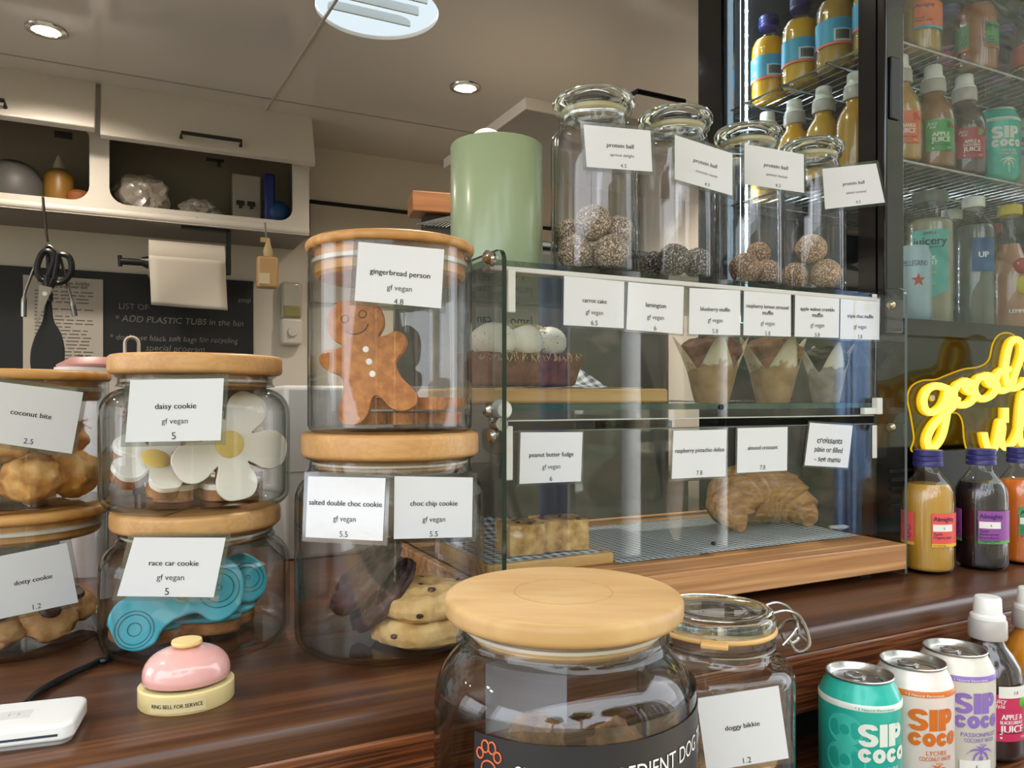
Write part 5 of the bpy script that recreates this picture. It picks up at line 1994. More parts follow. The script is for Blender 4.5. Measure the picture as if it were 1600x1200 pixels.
tag(MB().lathe([(0, 0), (.046, 0), (.046, .003), (.03, .012), (0, .013)], 40, TR(p_.x + .004, p_.y, CT + hz + .0002)).build('cup_lid', plain('pink lid', 'a9726c', .4), None), 'dusty pink lid on the floral cup', 'lid')
p_ = atF(206, 545, 1.0)
t = thing('upright_handle', 'beige folded strap handle sticking up behind the daisy jar lid', 'handle', (p_.x, p_.y, CT))
hz = atF(206, 527, 1.0).z - CT
mb = MB()
mb.tube([(-.008, 0, .01), (-.008, 0, hz - .008)] + [(-.008 * cos(radians(a)), 0, hz - .008 + .008 * sin(radians(a))) for a in range(20, 180, 20)] + [(.008, 0, hz - .008), (.008, 0, .01)], .0022, 8, sc2=3)
mb.build('strap', plain('beige strap', 'b7aca0', .5), t)
MB().box(-.03, .03, -.01, .03, 0, .16).build('carrier_box', plain('carrier grey', '6f6964', .6), t, bevel=.003)

# ================================================================== bottles and cans
J = {}


def juice(h):
    if h not in J:
        J[h] = plain('juice ' + h, h, .25, sss=.0, coat=.6, crough=.02)
    return J[h]


CL = {}


def col(h, r=.45):
    if (h, r) not in CL:
        CL[(h, r)] = plain('print ' + h, h, r)
    return CL[(h, r)]


def ribs(a, z, r):
    if (.074 < z < .106 or .006 < z < .032) and r > .02:
        return r * (1 + .016 * cos(36 * a))
    return r


def fluted_bottle(label, x, y, z, liquid, lab, strip, words, group, gap=(-34, 10), rot=0, price=True, bars=False, detail=True):
    t = thing('juice_bottle', label, 'bottle', (x, y, z), face_cam(x, y) + radians(rot), group)
    R = .029
    pr = [(0, 0)] + arc(R - .006, .006, .006, -90, 0, 4) + [(R, z_) for z_ in (.0085, .012, .02, .03, .033, .05, .072, .075, .085)] + [(R * .99, .092), (R * .94, .099), (R * .82, .107), (R * .62, .114), (.0145, .119), (.0125, .122), (.0125, .130)]
    MB().lathe(pr, 108, mod=ribs).build('glass_bottle', M_['glass'], t, smooth=80)
    pj = [(0, .003)] + arc(R - .007, .0085, .0055, -90, 0, 4) + [(R - .0016, .03), (R - .0016, .085), (R * .90, .098), (R * .78, .1065), (0, .1065)]
    MB().lathe(pj, 64, mod=ribs).build('juice', juice(liquid), t, smooth=60)
    MB().lathe([(0, .147), (.0158, .147), (.0165, .1462), (.0165, .1405), (.0158, .1400), (.0168, .1390), (.0168, .1345), (.0160, .1338), (.0168, .1325), (.0168, .128), (.0155, .1275), (0, .1275)], 40).build('cap', plain('navy cap', '2c2a66', .35), t, smooth=35)
    z0, z1 = .034, .0735
    lb = MB().patch(R + .0003, gap[1], gap[0] + 360, z0 + .004, z1).build('paper_label', col(lab), t)
    MB().patch(R + .0003, gap[1], gap[0] + 360, z0, z0 + .0038).build('label_strip', col(strip), lb)
    if price:
        MB().patch(R + .0009, gap[1] + 2, gap[1] + 48, .0525, .0605).build('price_sticker', col('e6e4dc'), lb)
    mb = MB()
    a0 = gap[1] + 3
    put_text(mb, words[0], None, cap=.0052, bold=.03, align=-1, cyl=(R + .0010, a0, .0672))
    zz = .0495
    for w_ in words[1:]:
        put_text(mb, w_, None, cap=.0030, bold=.015, align=-1, cyl=(R + .0010, a0, zz))
        zz -= .0040
    put_text(mb, 'No Added Sugar', None, cap=.0016, align=-1, cyl=(R + .0010, a0, z0 + .0019))
    if not bars:
        put_text(mb, words[0], None, cap=.0052, bold=.03, align=-1, cyl=(R + .0010, gap[0] - 100, .040))
        for k in range(7):
            put_text(mb, 'organic juice pressed', None, cap=.0012, align=-1, cyl=(R + .0010, gap[0] - 52, .0705 - k * .0021))
    mb.build('label_print', col('2a2150'), lb, smooth=0)
    if price:
        mb = MB()
        put_text(mb, '6', None, cap=.0028, cyl=(R + .0016, gap[1] + 26, .0565))
        mb.build('price_number', M_['ink'], lb, smooth=0)
    if not bars:
        mb = MB()
        for zz in (.0545, .0455):
            c_a = gap[0] - 14
            pts = [((R + .0009) * sin(radians(c_a) + .0030 * cos(a) / R), -(R + .0009) * cos(radians(c_a) + .0030 * cos(a) / R), zz + .0030 * sin(a)) for a in [2 * pi * i / 18 for i in range(18)]]
            mb.tube(pts, .0004, 5, True)
        mb.build('round_marks', col('3a2a6a'), lb)
    if bars:
        MB().patch(R + .0008, gap[0] - 62, gap[0] - 12, .038, .0565).build('barcode_box', col('cfd2d0'), lb)
        mb = MB()
        rr_ = random.Random(1)
        a = gap[0] - 56
        while a < gap[0] - 18:
            w_ = rr_.choice((.5, .9, 1.4))
            mb.patch(R + .0014, a, a + w_, .0405, .0545, .0002, 2)
            a += w_ + rr_.choice((.6, 1.0))
        mb.build('barcode_bars', M_['ink'], lb, smooth=0)
        mb = MB()
        for k in range(6):
            put_text(mb, 'organic pressed juice water', None, cap=.0013, align=-1, cyl=(R + .0008, gap[0] - 62, .0715 - k * .0022))
        mb.build('small_print', col('2a4a6a'), lb, smooth=0)
    return t


def sport_bottle(label, x, y, z, liquid, lab, words, group, rot=0, H=.151, R=.0315, price=None, fruit=('5fae3a', 0), plainlab=False, labA=(-32, 44)):
    t = thing('sports_cap_bottle', label, 'bottle', (x, y, z), face_cam(x, y) + radians(rot), group)
    k = H / .151
    pr = [(0, 0)] + arc(R - .006, .006, .006, -90, 0, 4) + [(R, .04 * k), (R, .066 * k), (R * .985, .075 * k), (R * .90, .086 * k), (R * .70, .097 * k), (R * .52, .104 * k), (.0145, .109 * k), (.0145, .112 * k)]
    MB().lathe(pr, 56).build('clear_bottle', M_['acryl'], t, smooth=60)
    MB().lathe([(0, .002)] + [(max(r - .0012, 0), z_ + .001) for r, z_ in pr[1:]] + [(0, .112 * k)], 56).build('juice', juice(liquid), t, smooth=60)
    MB().lathe([(0, .111 * k), (.0165, .111 * k), (.0172, .113 * k), (.0168, .128 * k), (.0155, .130 * k), (0, .130 * k)], 40, mod=lambda a, z_, r: r * (1 + .012 * cos(40 * a)) if r > .016 else r).build('ribbed_collar', plain('grey collar', 'b3aca6', .35, coat=.2), t, smooth=50)
    MB().lathe([(0, .130 * k), (.0158, .130 * k), (.0155, .133 * k), (.0128, .135 * k), (.0120, .1495 * k), (.0108, .151 * k), (0, .151 * k)], 40).build('dust_cap', plain('frosted cap', 'e4e4de', .3, coat=.3), t, smooth=40)
    if plainlab:
        return t
    z0, z1 = .022 * k, .066 * k
    lb = MB().patch(R + .0004, labA[0], labA[1], z0, z1).build('paper_label', col(lab, .35), t)
    c_a = (labA[0] + labA[1]) / 2
    mb = MB()
    put_text(mb, 'Juicy', None, cap=.0050, width=.013, align=-1, shear=.2, cyl=(R + .0010, labA[0] + 4, z1 - .0055))
    put_text(mb, 'Isle', None, cap=.0040, width=.008, align=-1, shear=.2, cyl=(R + .0010, labA[0] + 10, z1 - .0108))
    zz = z1 - .0185
    for w_, cp, wd in words:
        put_text(mb, w_, None, cap=cp, width=wd, bold=.035, cyl=(R + .0010, c_a, zz - cp / 2))
        zz -= cp + .0012
    put_text(mb, 'v', None, cap=.003, bold=.1, cyl=(R + .0010, labA[0] + 18, z0 + .004))
    put_text(mb, '250ml', None, cap=.002, cyl=(R + .0010, labA[1] - 16, z0 + .004))
    mb.build('white_print', col('ece8e2'), lb, smooth=0)
    mb = MB()
    put_text(mb, 'NO ADDED SUGAR', None, cap=.0022, width=.028, bold=.01, cyl=(R + .0011, c_a, z0 + .0085))
    mb.build('dark_print', col('4a1020'), lb, smooth=0)
    a = radians(labA[1] - 20)
    MB().lump(((R) * sin(a), -(R) * cos(a), z1 - .008), .0056, 2, .03, 1, 3, (1, .3, 1)).build('printed_fruit', col(fruit[0]), lb)
    a2 = radians(labA[1] - 8)
    MB().lump(((R) * sin(a2), -(R) * cos(a2), z1 - .0105), .0036, 3, .03, 1, 3, (1, .3, 1)).build('printed_fruit', col('3a1a3a' if not fruit[1] else fruit[1]), lb)
    if price:
        pb = MB().patch(R + .0012, labA[0] + 14, labA[1] - 4, z1 - .003, z1 + .008).build('price_sticker', col('e4e0d6'), lb)
        mb = MB()
        put_text(mb, price, None, cap=.0030, shear=.1, cyl=(R + .0018, c_a + 4, z1 + .0022))
        mb.build('price_number', M_['ink'], lb, smooth=0)
    return t


def fat(mb, txt, R, a0, z, width, h, gap=.06):
    """fat rounded display letters wrapped on a cylinder: z is their mid height, a0 the left edge angle"""
    unit = {'S': .92, 'I': .42, 'P': .88, 'C': .95, 'O': 1.0}
    tot = sum(unit[ch] for ch in txt) + gap * (len(txt) - 1)
    k = width / tot
    x0 = 0

    def put(x, y):
        th = radians(a0) + (x0 + x * k) / R
        return (R * sin(th), -R * cos(th), z + (y - .5) * h)

    def strip(L, Rr):
        n = len(L)
        vs = [put(*p_) for p_ in L] + [put(*p_) for p_ in Rr]
        mb.add(vs, [(i, i + 1, n + i + 1, n + i) for i in range(n - 1)])

    def sector(cx, cy, rx, ry, ix, iy, d0, d1, n=16):
        A = [radians(d0 + (d1 - d0) * i / n) for i in range(n + 1)]
        strip([(cx + rx * cos(t_), cy + ry * sin(t_)) for t_ in A], [(cx + ix * cos(t_), cy + iy * sin(t_)) for t_ in A])
    for ch in txt:
        u = unit[ch]
        if ch == 'I':
            strip([(0, 0), (0, 1)], [(u, 0), (u, 1)])
        elif ch == 'O':
            sector(u / 2, .5, u / 2, .5, u * .13, .16, 0, 360, 28)
        elif ch == 'C':
            sector(u / 2, .5, u / 2, .5, u * .12, .15, 22, 338, 26)
        elif ch == 'P':
            strip([(0, 0), (0, 1)], [(.42, 0), (.42, 1)])
            strip([(.42, .88), (.42, 1)], [(.55, .88), (.55, 1)])
            sector(.52, .66, .36, .34, .07, .07, -90, 90, 14)
            strip([(.42, .32), (.42, .58)], [(.55, .32), (.55, .58)])
            strip([(.42, .74), (.42, 1)], [(.55, .74), (.55, 1)])
        elif ch == 'S':
            sector(u * .46, .71, u * .46, .29, u * .10, .07, 90, 270, 14)
            sector(u * .54, .29, u * .46, .29, u * .10, .07, -90, 90, 14)
            strip([(u * .46, .78), (u * .46, 1)], [(u * .62, .78), (u * .62, 1)])
            sector(u * .60, .72, u * .38, .28, u * .06, .06, 8, 90, 8)
            strip([(u * .38, 0), (u * .38, .22)], [(u * .54, 0), (u * .54, .22)])
            sector(u * .40, .28, u * .38, .28, u * .06, .06, 188, 270, 8)
            strip([(u * .44, .42), (u * .44, .64)], [(u * .56, .36), (u * .56, .58)])
        x0 += (u + gap) * k


def palm(mb, R, a0, z0, s):
    """little palm tree print"""
    def P(x, z):
        th = radians(a0) + x * s / R
        return (R * sin(th), -R * cos(th), z0 + z * s)
    def leaf(pts):
        vs = [P(*p_) for p_ in pts]
        mb.add(vs, [tuple(range(len(vs)))])
    for sx_ in (-1, 1):
        for ang, ln in ((150, 1.0), (200, 1.05), (115, .55)):
            a = radians(ang)
            L_ = []
            for k in range(7):
                f = k / 6
                bend = a + (f * .7 if ang > 130 else f * .3)
                cx, cz = ln * f * cos(bend), ln * f * sin(bend)
                w_ = .16 * sin(pi * min(.95, f + .08))
                L_.append((cx, cz, bend, w_))
            up = [(sx_ * (cx - w_ * -sin(b)), cz + w_ * cos(b) * -1) for cx, cz, b, w_ in L_]
            dn = [(sx_ * cx, cz) for cx, cz, b, w_ in L_]
            for k in range(6):
                vs = [P(*dn[k]), P(*dn[k + 1]), P(*up[k + 1]), P(*up[k])]
                mb.add(vs, [(0, 1, 2, 3)])
    for k in range(8):
        f = k / 8
        vs = [P(-.05 + .06 * f, -f * 1.4), P(.05 + .06 * f, -f * 1.4), P(.05 + .06 * (f + .125), -(f + .125) * 1.4), P(-.05 + .06 * (f + .125), -(f + .125) * 1.4)]
        mb.add(vs, [(0, 1, 2, 3)])
    mb.add([P(.16 * cos(2 * pi * i / 14), -.42 + .16 * sin(2 * pi * i / 14)) for i in range(14)], [tuple(range(14))])


def can(label, x, y, z, body, top, band, ink, kind, group, ta=42, price=None, ghost=None, bandink='f0efe8', rot=0):
    t = thing('drink_can', label, 'drink can', (x, y, z), face_cam(x, y) + radians(rot), group)
    R, H = .0330, .1155
    bm_ = plain('can paint ' + body, body, .32, .1, coat=.3, crough=.12)
    MB().lathe([(0, .002), (.022, .002), (.0235, 0), (.026, .001), (R - .001, .009), (R, .012), (R, .0965)], 64).build('can_body', bm_, t, smooth=50)
    MB().lathe([(R, .0965), (R - .0008, .0995), (R - .0035, .1055), (.0265, .1115), (.0262, .1128)], 64).build('can_shoulder', plain('can shoulder ' + top, top, .32, .1, coat=.3, crough=.12), t, smooth=60)
    ld = MB().lathe([(.0262, .1128), (.0272, .1138), (.0274, .1148), (.0268, .1155), (.0258, .1152), (.0250, .1135), (.0236, .1098), (.0228, .1092), (.0222, .1100), (.019, .1104), (0, .1104)], 64).build('can_lid', M_['alu'], t, smooth=40)
    mb = MB()
    ring = [(.0078 * cos(a) * (1 if cos(a) > 0 else .9), .0062 * sin(a), .1117) for a in [2 * pi * i / 24 for i in range(24)]]
    mb.tube([(x_ - .005, y_, z_) for x_, y_, z_ in ring], .0011, 6, True)
    mb.box(-.006, .004, -.0042, .0042, .1108, .1118).lathe([(0, .1104), (.0022, .1104), (.0022, .1122), (0, .1124)], 16, TR(.002, 0, 0))
    mb.v = [RZ(-20) @ v for v in mb.v]
    mb.build('pull_tab', M_['alu'], ld, smooth=50)
    mb = MB().tube([RZ(-20) @ Vector((.010 + .009 * cos(a), .0085 * sin(a), .1105)) for a in [2 * pi * i / 24 for i in range(24)]], .0004, 5, True)
    mb.build('score_line', plain('score line', '6b6a68', .4, 1), ld)
    # band of small print round the shoulder
    bd = MB().lathe([(R + .0003, .0935), (R + .0003, .0972), (R - .0005, .0985)], 64).build('print_band', col(band, .35), t)
    mb = MB()
    for k in range(3):
        put_text(mb, '* 5 Natural Electrolytes', None, cap=.0021, width=.033, cyl=(R + .0006, ta - 18 + k * 100, .0954))
    mb.build('band_print', col(bandink), bd, smooth=0)
    mb = MB()
    fat(mb, 'SIP', R + .0006, ta - 42, .0745, .040, .0185)
    fat(mb, 'COCO', R + .0006, ta - 42, .0580, .045, .0115)
    put_text(mb, kind, None, cap=.0038, bold=.01, cyl=(R + .0006, ta - 2, .0465))
    put_text(mb, 'COCONUT WATER', None, cap=.0036, width=.030, bold=.012, cyl=(R + .0006, ta - 2, .0415))
    put_text(mb, '320mL', None, cap=.0019, cyl=(R + .0006, ta + 2, .0375))
    palm(mb, R + .0006, ta - 2, .031, .0135)
    mb.build('brand_print', col(ink, .35), t, smooth=0)
    if ghost:
        mb = MB()
        fat(mb, 'O', R + .0002, -46, .076, .030, .026)
        fat(mb, 'O', R + .0002, -48, .051, .033, .029)
        mb.build('ghost_print', col(ghost, .35), t, smooth=0)
    mb = MB()
    for k in range(7):
        put_text(mb, 'INGREDIENTS coconut water', Matrix(), cap=.0011, cyl=None)
        n_ = len(text_data('INGREDIENTS coconut water')[0])
        for i in range(len(mb.v) - n_, len(mb.v)):
            v = mb.v[i]
            th = radians(-62) + (v.y - k * .0019 + .003) / R
            mb.v[i] = Vector(((R + .0005) * sin(th), -(R + .0005) * cos(th), .066 + v.x * 1.2))
    mb.build('side_print', col('7fb5ae' if ghost else 'c2b6a6', .35), t, smooth=0)
    if price:
        pb = MB().patch(R + .0010, ta - 34, ta + 14, .000 + .009, .0235).build('price_sticker', col('e4e2d8'), t)
        mb = MB()
        put_text(mb, price, None, cap=.0040, cyl=(R + .0016, ta - 10, .0175))
        mb.build('price_number', M_['ink'], pb, smooth=0)
    return t


# ------------------------------------------------------------------ on the drinks ledge
p_ = atF(1343, 1100, .660)
can('teal coconut water can at the left end of the row on the ledge', p_.x, p_.y, LG, '24b09e', '24b09e', 'd9dfd6', 'dfe4d8', '100% PURE', 'coconut water cans on the ledge', 40, ghost='42bcab', bandink='2a8a7c')
p_ = atF(1426, 1080, .690)
can('pale pink coconut water can with orange print between two other cans on the ledge', p_.x, p_.y, LG, 'e0d2c8', 'e3d8d0', 'cf6e23', 'cf6a1e', 'LYCHEE', 'coconut water cans on the ledge', 36)
p_ = atF(1492, 1080, .726)
can('cream coconut water can with purple print next to the dark juice bottle on the ledge', p_.x, p_.y, LG, 'd2cdbd', 'd8d4c6', '8a6cb4', '8a6cb4', 'PASSIONFRUIT', 'coconut water cans on the ledge', 40, price='5')
p_ = atF(1543, 1100, .765)
JW = [('APPLE &', .0050, .022), ('BLACKCURRANT', .0032, .024), ('JUICE', .0068, .025)]
sport_bottle('dark blackcurrant juice bottle with pink label and white cap on the ledge', p_.x, p_.y, LG, '2a1512', 'c2355a', JW, 'juice bottles on the ledge', 34, .153, .0315, '3.8')
p_ = atF(1611, 1100, .80)
sport_bottle('orange juice bottle with white cap at the right edge of the ledge', p_.x, p_.y, LG, 'd98a1c', 'e0782a', [('ORANGE', .0055, .024), ('JUICE', .0068, .025)], 'juice bottles on the ledge', 10, .153, .0315)

# ------------------------------------------------------------------ on the counter right of the case
p_ = atF(1450, 850, .935)
fluted_bottle('cloudy apple juice bottle with coral label standing nearest the display case', p_.x, p_.y, CT, 'b98b32', 'e0554f', 'e9b23c', ['Almighty', 'Apple', 'Organic Juice'], 'fluted juice bottles on the counter', gap=(-30, 8))
p_ = atF(1533, 850, .955)
fluted_bottle('dark blackcurrant juice bottle with purple label, second from the display case', p_.x, p_.y, CT, '1d0f14', '8d4a94', '57a452', ['Almighty', 'Apple', 'Blackcurrant', 'Boysenberry', 'Organic Juice'], 'fluted juice bottles on the counter', gap=(-44, -6))
p_ = atF(1596, 850, .985)
fluted_bottle('orange carrot juice bottle with green label at the right edge of the counter', p_.x, p_.y, CT, 'cf6a1e', '3f9a52', 'e8743a', ['Almighty', 'Carrot', 'Orange', 'Turmeric', 'Organic Juice'], 'fluted juice bottles on the counter', gap=(-60, -5))

# ------------------------------------------------------------------ the drinks fridge
UF, VFR = .90, .69
FU, FV = 1.46, 1.065
zf = CT
t = thing('drinks_fridge', 'black glass fronted drinks fridge standing on the counter at the right', 'fridge', (UF, VFR, CT))
hz = lambda z: z + .21            # local height from camera-relative height
W_, D_ep = FU - UF, FV - VFR
bk = M_['blackgloss']
zg0, zg1 = hz(.108), hz(.80)
MB().box(0, W_, .016, D_ep, 0, hz(.092)).build('machine_compartment', bk, t, bevel=.003, smooth=30)
for k in range(5):
    MB().box(.03, .20, .0135, .0165, .06 + k * .012, .064 + k * .012).build('vent_slot', plain('vent black', '1a1b1d', .4), t, smooth=0)
dr = MB().box(0, .037, 0, .015, hz(.086), zg1 + .05).build('door', bk, t, bevel=.003, smooth=30)
d2 = MB().box(W_ - .037, W_, 0, .015, hz(.086), zg1 + .05).box(.037, W_ - .037, 0, .015, hz(.086), zg0).box(.037, W_ - .037, 0, .015, zg1, zg1 + .05)
d2.build('door_rails', bk, dr, smooth=0)
MB().box(.037, W_ - .037, .005, .009, zg0, zg1).build('door_glass', M_['door_pane'], dr, smooth=0)
MB().box(.006, .026, -.003, .0, hz(.372), hz(.455)).build('door_handle', M_['black'], dr, bevel=.002, smooth=30)
MB().box(0, .030, .0155, .043, hz(.092), zg1 + .05).build('front_post', bk, t, smooth=0)
MB().box(0, .030, .317, D_ep, hz(.092), zg1 + .05).build('rear_post', bk, t, smooth=0)
MB().box(.028, .030, .292, .300, zg0 + .02, zg1).build('seal_strip', plain('grey seal', '4b4f52', .4), t, smooth=0)
MB().box(.003, .007, .043, .317, hz(.092), zg1 + .05).build('side_glass', thin_glass('fridge side pane', 'eef3f1', '7f938c', .05), t, smooth=0)
MB().box(W_ - .03, W_, .0155, D_ep, hz(.092), zg1 + .05).build('far_side', bk, t, smooth=0)
MB().box(.030, W_ - .03, D_ep - .02, D_ep, hz(.092), zg1 + .05).build('back_panel', plain('fridge back', '3b3f41', .3), t, smooth=0)
MB().box(0, W_, .0155, D_ep, zg1 + .05, zg1 + .065).build('roof', bk, t, smooth=0)
SHZ = [hz(.105), hz(.334), hz(.499)]
for k, z_ in enumerate(SHZ):
    mb = MB()
    xa, xb, ya, yb2 = .034, W_ - .034, .024, D_ep - .024
    mb.tube([(xa, ya, z_ - .003), (xb, ya, z_ - .003)], .0022, 6).tube([(xa, yb2, z_ - .003), (xb, yb2, z_ - .003)], .0022, 6)
    n = 26
    for i in range(n + 1):
        x_ = xa + (xb - xa) * i / n
        mb.tube([(x_, ya, z_ - .0015), (x_, yb2, z_ - .0015)], .0013 if 0 < i < n else .0022, 5)
    for yy in (.11, .20, .28):
        mb.tube(spline([(xa, yy, z_ - .005), (xa + .02, yy, z_ - .010), (xb - .02, yy, z_ - .010), (xb, yy, z_ - .005)], 3), .0019, 5)
    mb.build('wire_shelf', M_['steel'], t, smooth=60)
# led strip up the rear of the side window
MB().box(.0315, .038, .294, .305, zg0 + .02, zg1 - .01).build('led_channel', emis('led tape glow', 'bcd4ee', 10.0), t, smooth=0)
mb = MB()
z_ = zg0 + .03
while z_ < zg1 - .02:
    mb.box(.0380, .0388, .2955, .3035, z_, z_ + .006)
    mb.box(.0320, .0375, .2932, .2940, z_, z_ + .006)
    z_ += .0205
mb.build('led_chips', emis('led chip', 'eaf4ff', 90), t, smooth=0)
LV = 'juice bottles on the top fridge shelf'
zt = CT + SHZ[2] + .0003
for i, v in enumerate((.972, .903, .834, .766)):
    fluted_bottle('yellow juice bottle with cyan barcode label, %s along the fridge side window' % ('farthest', 'second farthest', 'third farthest', 'nearest')[i], .974, v, zt, ('e0a71c', 'd6a52a', 'b08a3e', 'b99a3c')[i], '3f9fc4', 'e57a6a', ['Almighty', 'Mango', 'Organic Juice'], LV, gap=(56, 96), price=False, bars=True)
fr = [(1437, .745, 'b08a30', 'e0703a', '5fb0c4', ['Almighty', 'Orange', 'Organic Juice'], 'juice bottle with orange and blue label on the top fridge shelf', (-60, -14)),
      (1526, .745, '9a5a28', '3f8a44', 'e0703a', ['Almighty', 'Carrot', 'Orange', 'Turmeric', 'Organic Juice'], 'brown orange juice bottle with green label on the top fridge shelf', (-20, 24)),
      (1612, .745, '4a2028', 'd8503f', 'e9b23c', ['Almighty', 'Apple', 'Organic Juice'], 'juice bottle with red label at the right of the top fridge shelf', (30, 70)),
      (1482, .815, '5a2a24', 'cf6a9c', 'e9b23c', ['Almighty', 'Guava', 'Apple', 'Organic Juice'], 'guava juice bottle with pink label behind the front row of the top fridge shelf', (-70, -25)),
      (1570, .815, '2a1520', '9a4a94', '57a452', ['Almighty', 'Boysenberry', 'Organic Juice'], 'dark juice bottle with purple label behind the front row of the top fridge shelf', (30, 70))]
for px, v, lq, lab, st, wd, lb, gp in fr:
    q = atY(px, 300, v)
    fluted_bottle(lb, q.x, v, zt, lq, lab, st, wd, LV, gap=gp, price=False)
zt = CT + SHZ[1] + .0003
for i, v in enumerate((.975, .916, .857, .798)):
    sport_bottle('yellow juice bottle with white cap, %s along the fridge side window' % ('farthest', 'second farthest', 'third farthest', 'nearest')[i], .974, v, zt, ('dba32c', 'dca42a', 'c79a3a', 'bf8f34')[i], 'd9a23a', [], 'sports cap bottles in the fridge', 0, .151, .0285, plainlab=True)
for px, lq, lab, wd, lb, ft in (
    (1405, 'b98a3a', 'd9642a', [('ORANGE', .0052, .024), ('JUICE', .0068, .025)], 'orange juice bottle with orange label partly behind the fridge door frame', ('c8382a', 'c8382a')),
    (1458, '8a5a20', '3f9a4a', [('APPLE', .0058, .024), ('JUICE', .0072, .026)], 'brown apple juice bottle with green label in the fridge', ('2f5a2c', 'b8343a')),
    (1507, '3a1a1c', 'a8283c', JW, 'dark juice bottle with red label in the fridge', ('5f9a3a', 0))):
    q = atY(px, 300, .738)
    sport_bottle(lb, q.x, .738, zt, lq, lab, wd, 'sports cap bottles in the fridge', 14, .156, .0300, None, ft)
q = atY(1556, 300, .742)
can('teal coconut water can inside the fridge', q.x, .742, zt, '24b09e', '24b09e', 'd9dfd6', 'dfe4d8', '100% PURE', 'coconut water cans in the fridge', 32, bandink='2a8a7c')
q = atY(1604, 300, .745)
can('grey coconut water can with purple print inside the fridge', q.x, .745, zt, 'b9b5a8', 'c4c0b4', '8a6cb4', '8a6cb4', 'PASSIONFRUIT', 'coconut water cans in the fridge', 30)
# bottom shelf
zt = CT + SHZ[0] + .0003


def round_bottle(name, label, px, v, pr, m, capm, cap, liquid=None):
    q = atY(px, 400, v)
    t = thing(name, label, 'bottle', (q.x, v, zt), face_cam(q.x, v), 'drinks on the bottom fridge shelf')
    MB().lathe(pr, 48).build('bottle_body', m, t, smooth=60)
    if liquid:
        MB().lathe([(0, .002)] + [(max(0, r - .0014), z_ + .001) for r, z_ in pr[1:] if z_ < liquid[1]] + [(0, liquid[1])], 40).build('drink', liquid[0], t, smooth=60)
    MB().lathe(cap, 40, mod=lambda a, z_, r: r * (1 + .015 * cos(30 * a))).build('cap', capm, t, smooth=50)
    return t


def bprof(R, zs, zn, rn, zt_):
    return [(0, 0)] + arc(R - .006, .006, .006, -90, 0, 4) + [(R, zs)] + [(rn + (R - rn) * (.5 + .5 * cos(pi * f)), zs + (zn - zs) * f) for f in (.2, .4, .6, .8, 1)] + [(rn, zt_)]


def bcap(r, z0, z1):
    return [(0, z0), (r, z0), (r + .0006, z0 + .002), (r, z1 - .001), (r - .001, z1), (0, z1)]


tj = round_bottle('juice_bottle', 'clear juice bottle with big teal hexagon ended label on the bottom fridge shelf', 1453, .745, bprof(.0325, .150, .168, .022, .186), M_['acryl'], plain('grey green cap', '5d635c', .45), bcap(.0235, .183, .200), (juice('8d8a70'), .16))
lb = MB().patch(.0330, -44, 44, .052, .140).build('paper_label', col('58aaa2', .4), tj)
vs, fs = [], []
for i in range(13):
    a = radians(-44 + 88 * i / 12)
    zz = .052 - .013 * (1 - abs(i - 6) / 6)
    for z_ in (zz, .0521):
        vs.append((.0332 * sin(a), -.0332 * cos(a), z_))
for i in range(12):
    fs.append((2 * i, 2 * i + 2, 2 * i + 3, 2 * i + 1))
MB().add(vs, fs).build('label_point', col('58aaa2', .4), lb)
mb = MB()
put_text(mb, 'juicery', None, width=.046, bold=.03, cyl=(.0338, 0, .1235))
put_text(mb, '- SIMPLE -', None, width=.024, bold=.01, cyl=(.0338, 0, .1345))
put_text(mb, 'WHOLE FRUIT', None, width=.026, bold=.01, cyl=(.0338, 6, .1140))
mb.build('dark_print', col('143c3c'), lb, smooth=0)
mb = MB()
put_text(mb, 'DARK', None, width=.022, bold=.04, align=-1, cyl=(.0338, -24, .0985))
put_text(mb, 'HEART', None, width=.024, bold=.04, align=-1, cyl=(.0338, -24, .0915))
mb.build('white_print', col('cfe3da'), lb, smooth=0)
mb = MB()
for k, w_ in enumerate(('APPLE', 'BOYSEN', 'PLUM', 'GRAPE', 'LEMON')):
    put_text(mb, w_, None, cap=.0038, bold=.02, align=-1, cyl=(.0338, -20, .083 - k * .0056))
mb.build('gold_print', col('d8b865'), lb, smooth=0)

q = atY(1417, 400, .735)
t = thing('drink_can', 'slim pale blue mineral water can with a red star in the fridge', 'drink can', (q.x, .728, zt), face_cam(q.x, .728), 'drinks on the bottom fridge shelf')
MB().lathe([(0, .001), (.020, 0), (.0262, .008), (.0262, .098), (.0225, .107), (.0228, .110), (.021, .109), (0, .106)], 48).build('can_body', plain('pale blue can', '9fb9c4', .35, .1), t)
mb = MB()
put_text(mb, 'S.PELLEGRINO', None, width=.038, cap=.0075, bold=.02, cyl=(.0265, 8, .084))
mb.build('navy_print', col('4a5f7a'), t, smooth=0)
mb = MB()
st = []
for i in range(10):
    r = .010 if i % 2 == 0 else .0042
    a = pi / 2 + i * pi / 5
    th = radians(20) + r * cos(a) / .0266
    st.append((.0266 * sin(th), -.0266 * cos(th), .060 + r * sin(a)))
mb.add(st, [tuple(range(10))])
mb.build('red_star', col('b8453a'), t, smooth=0)

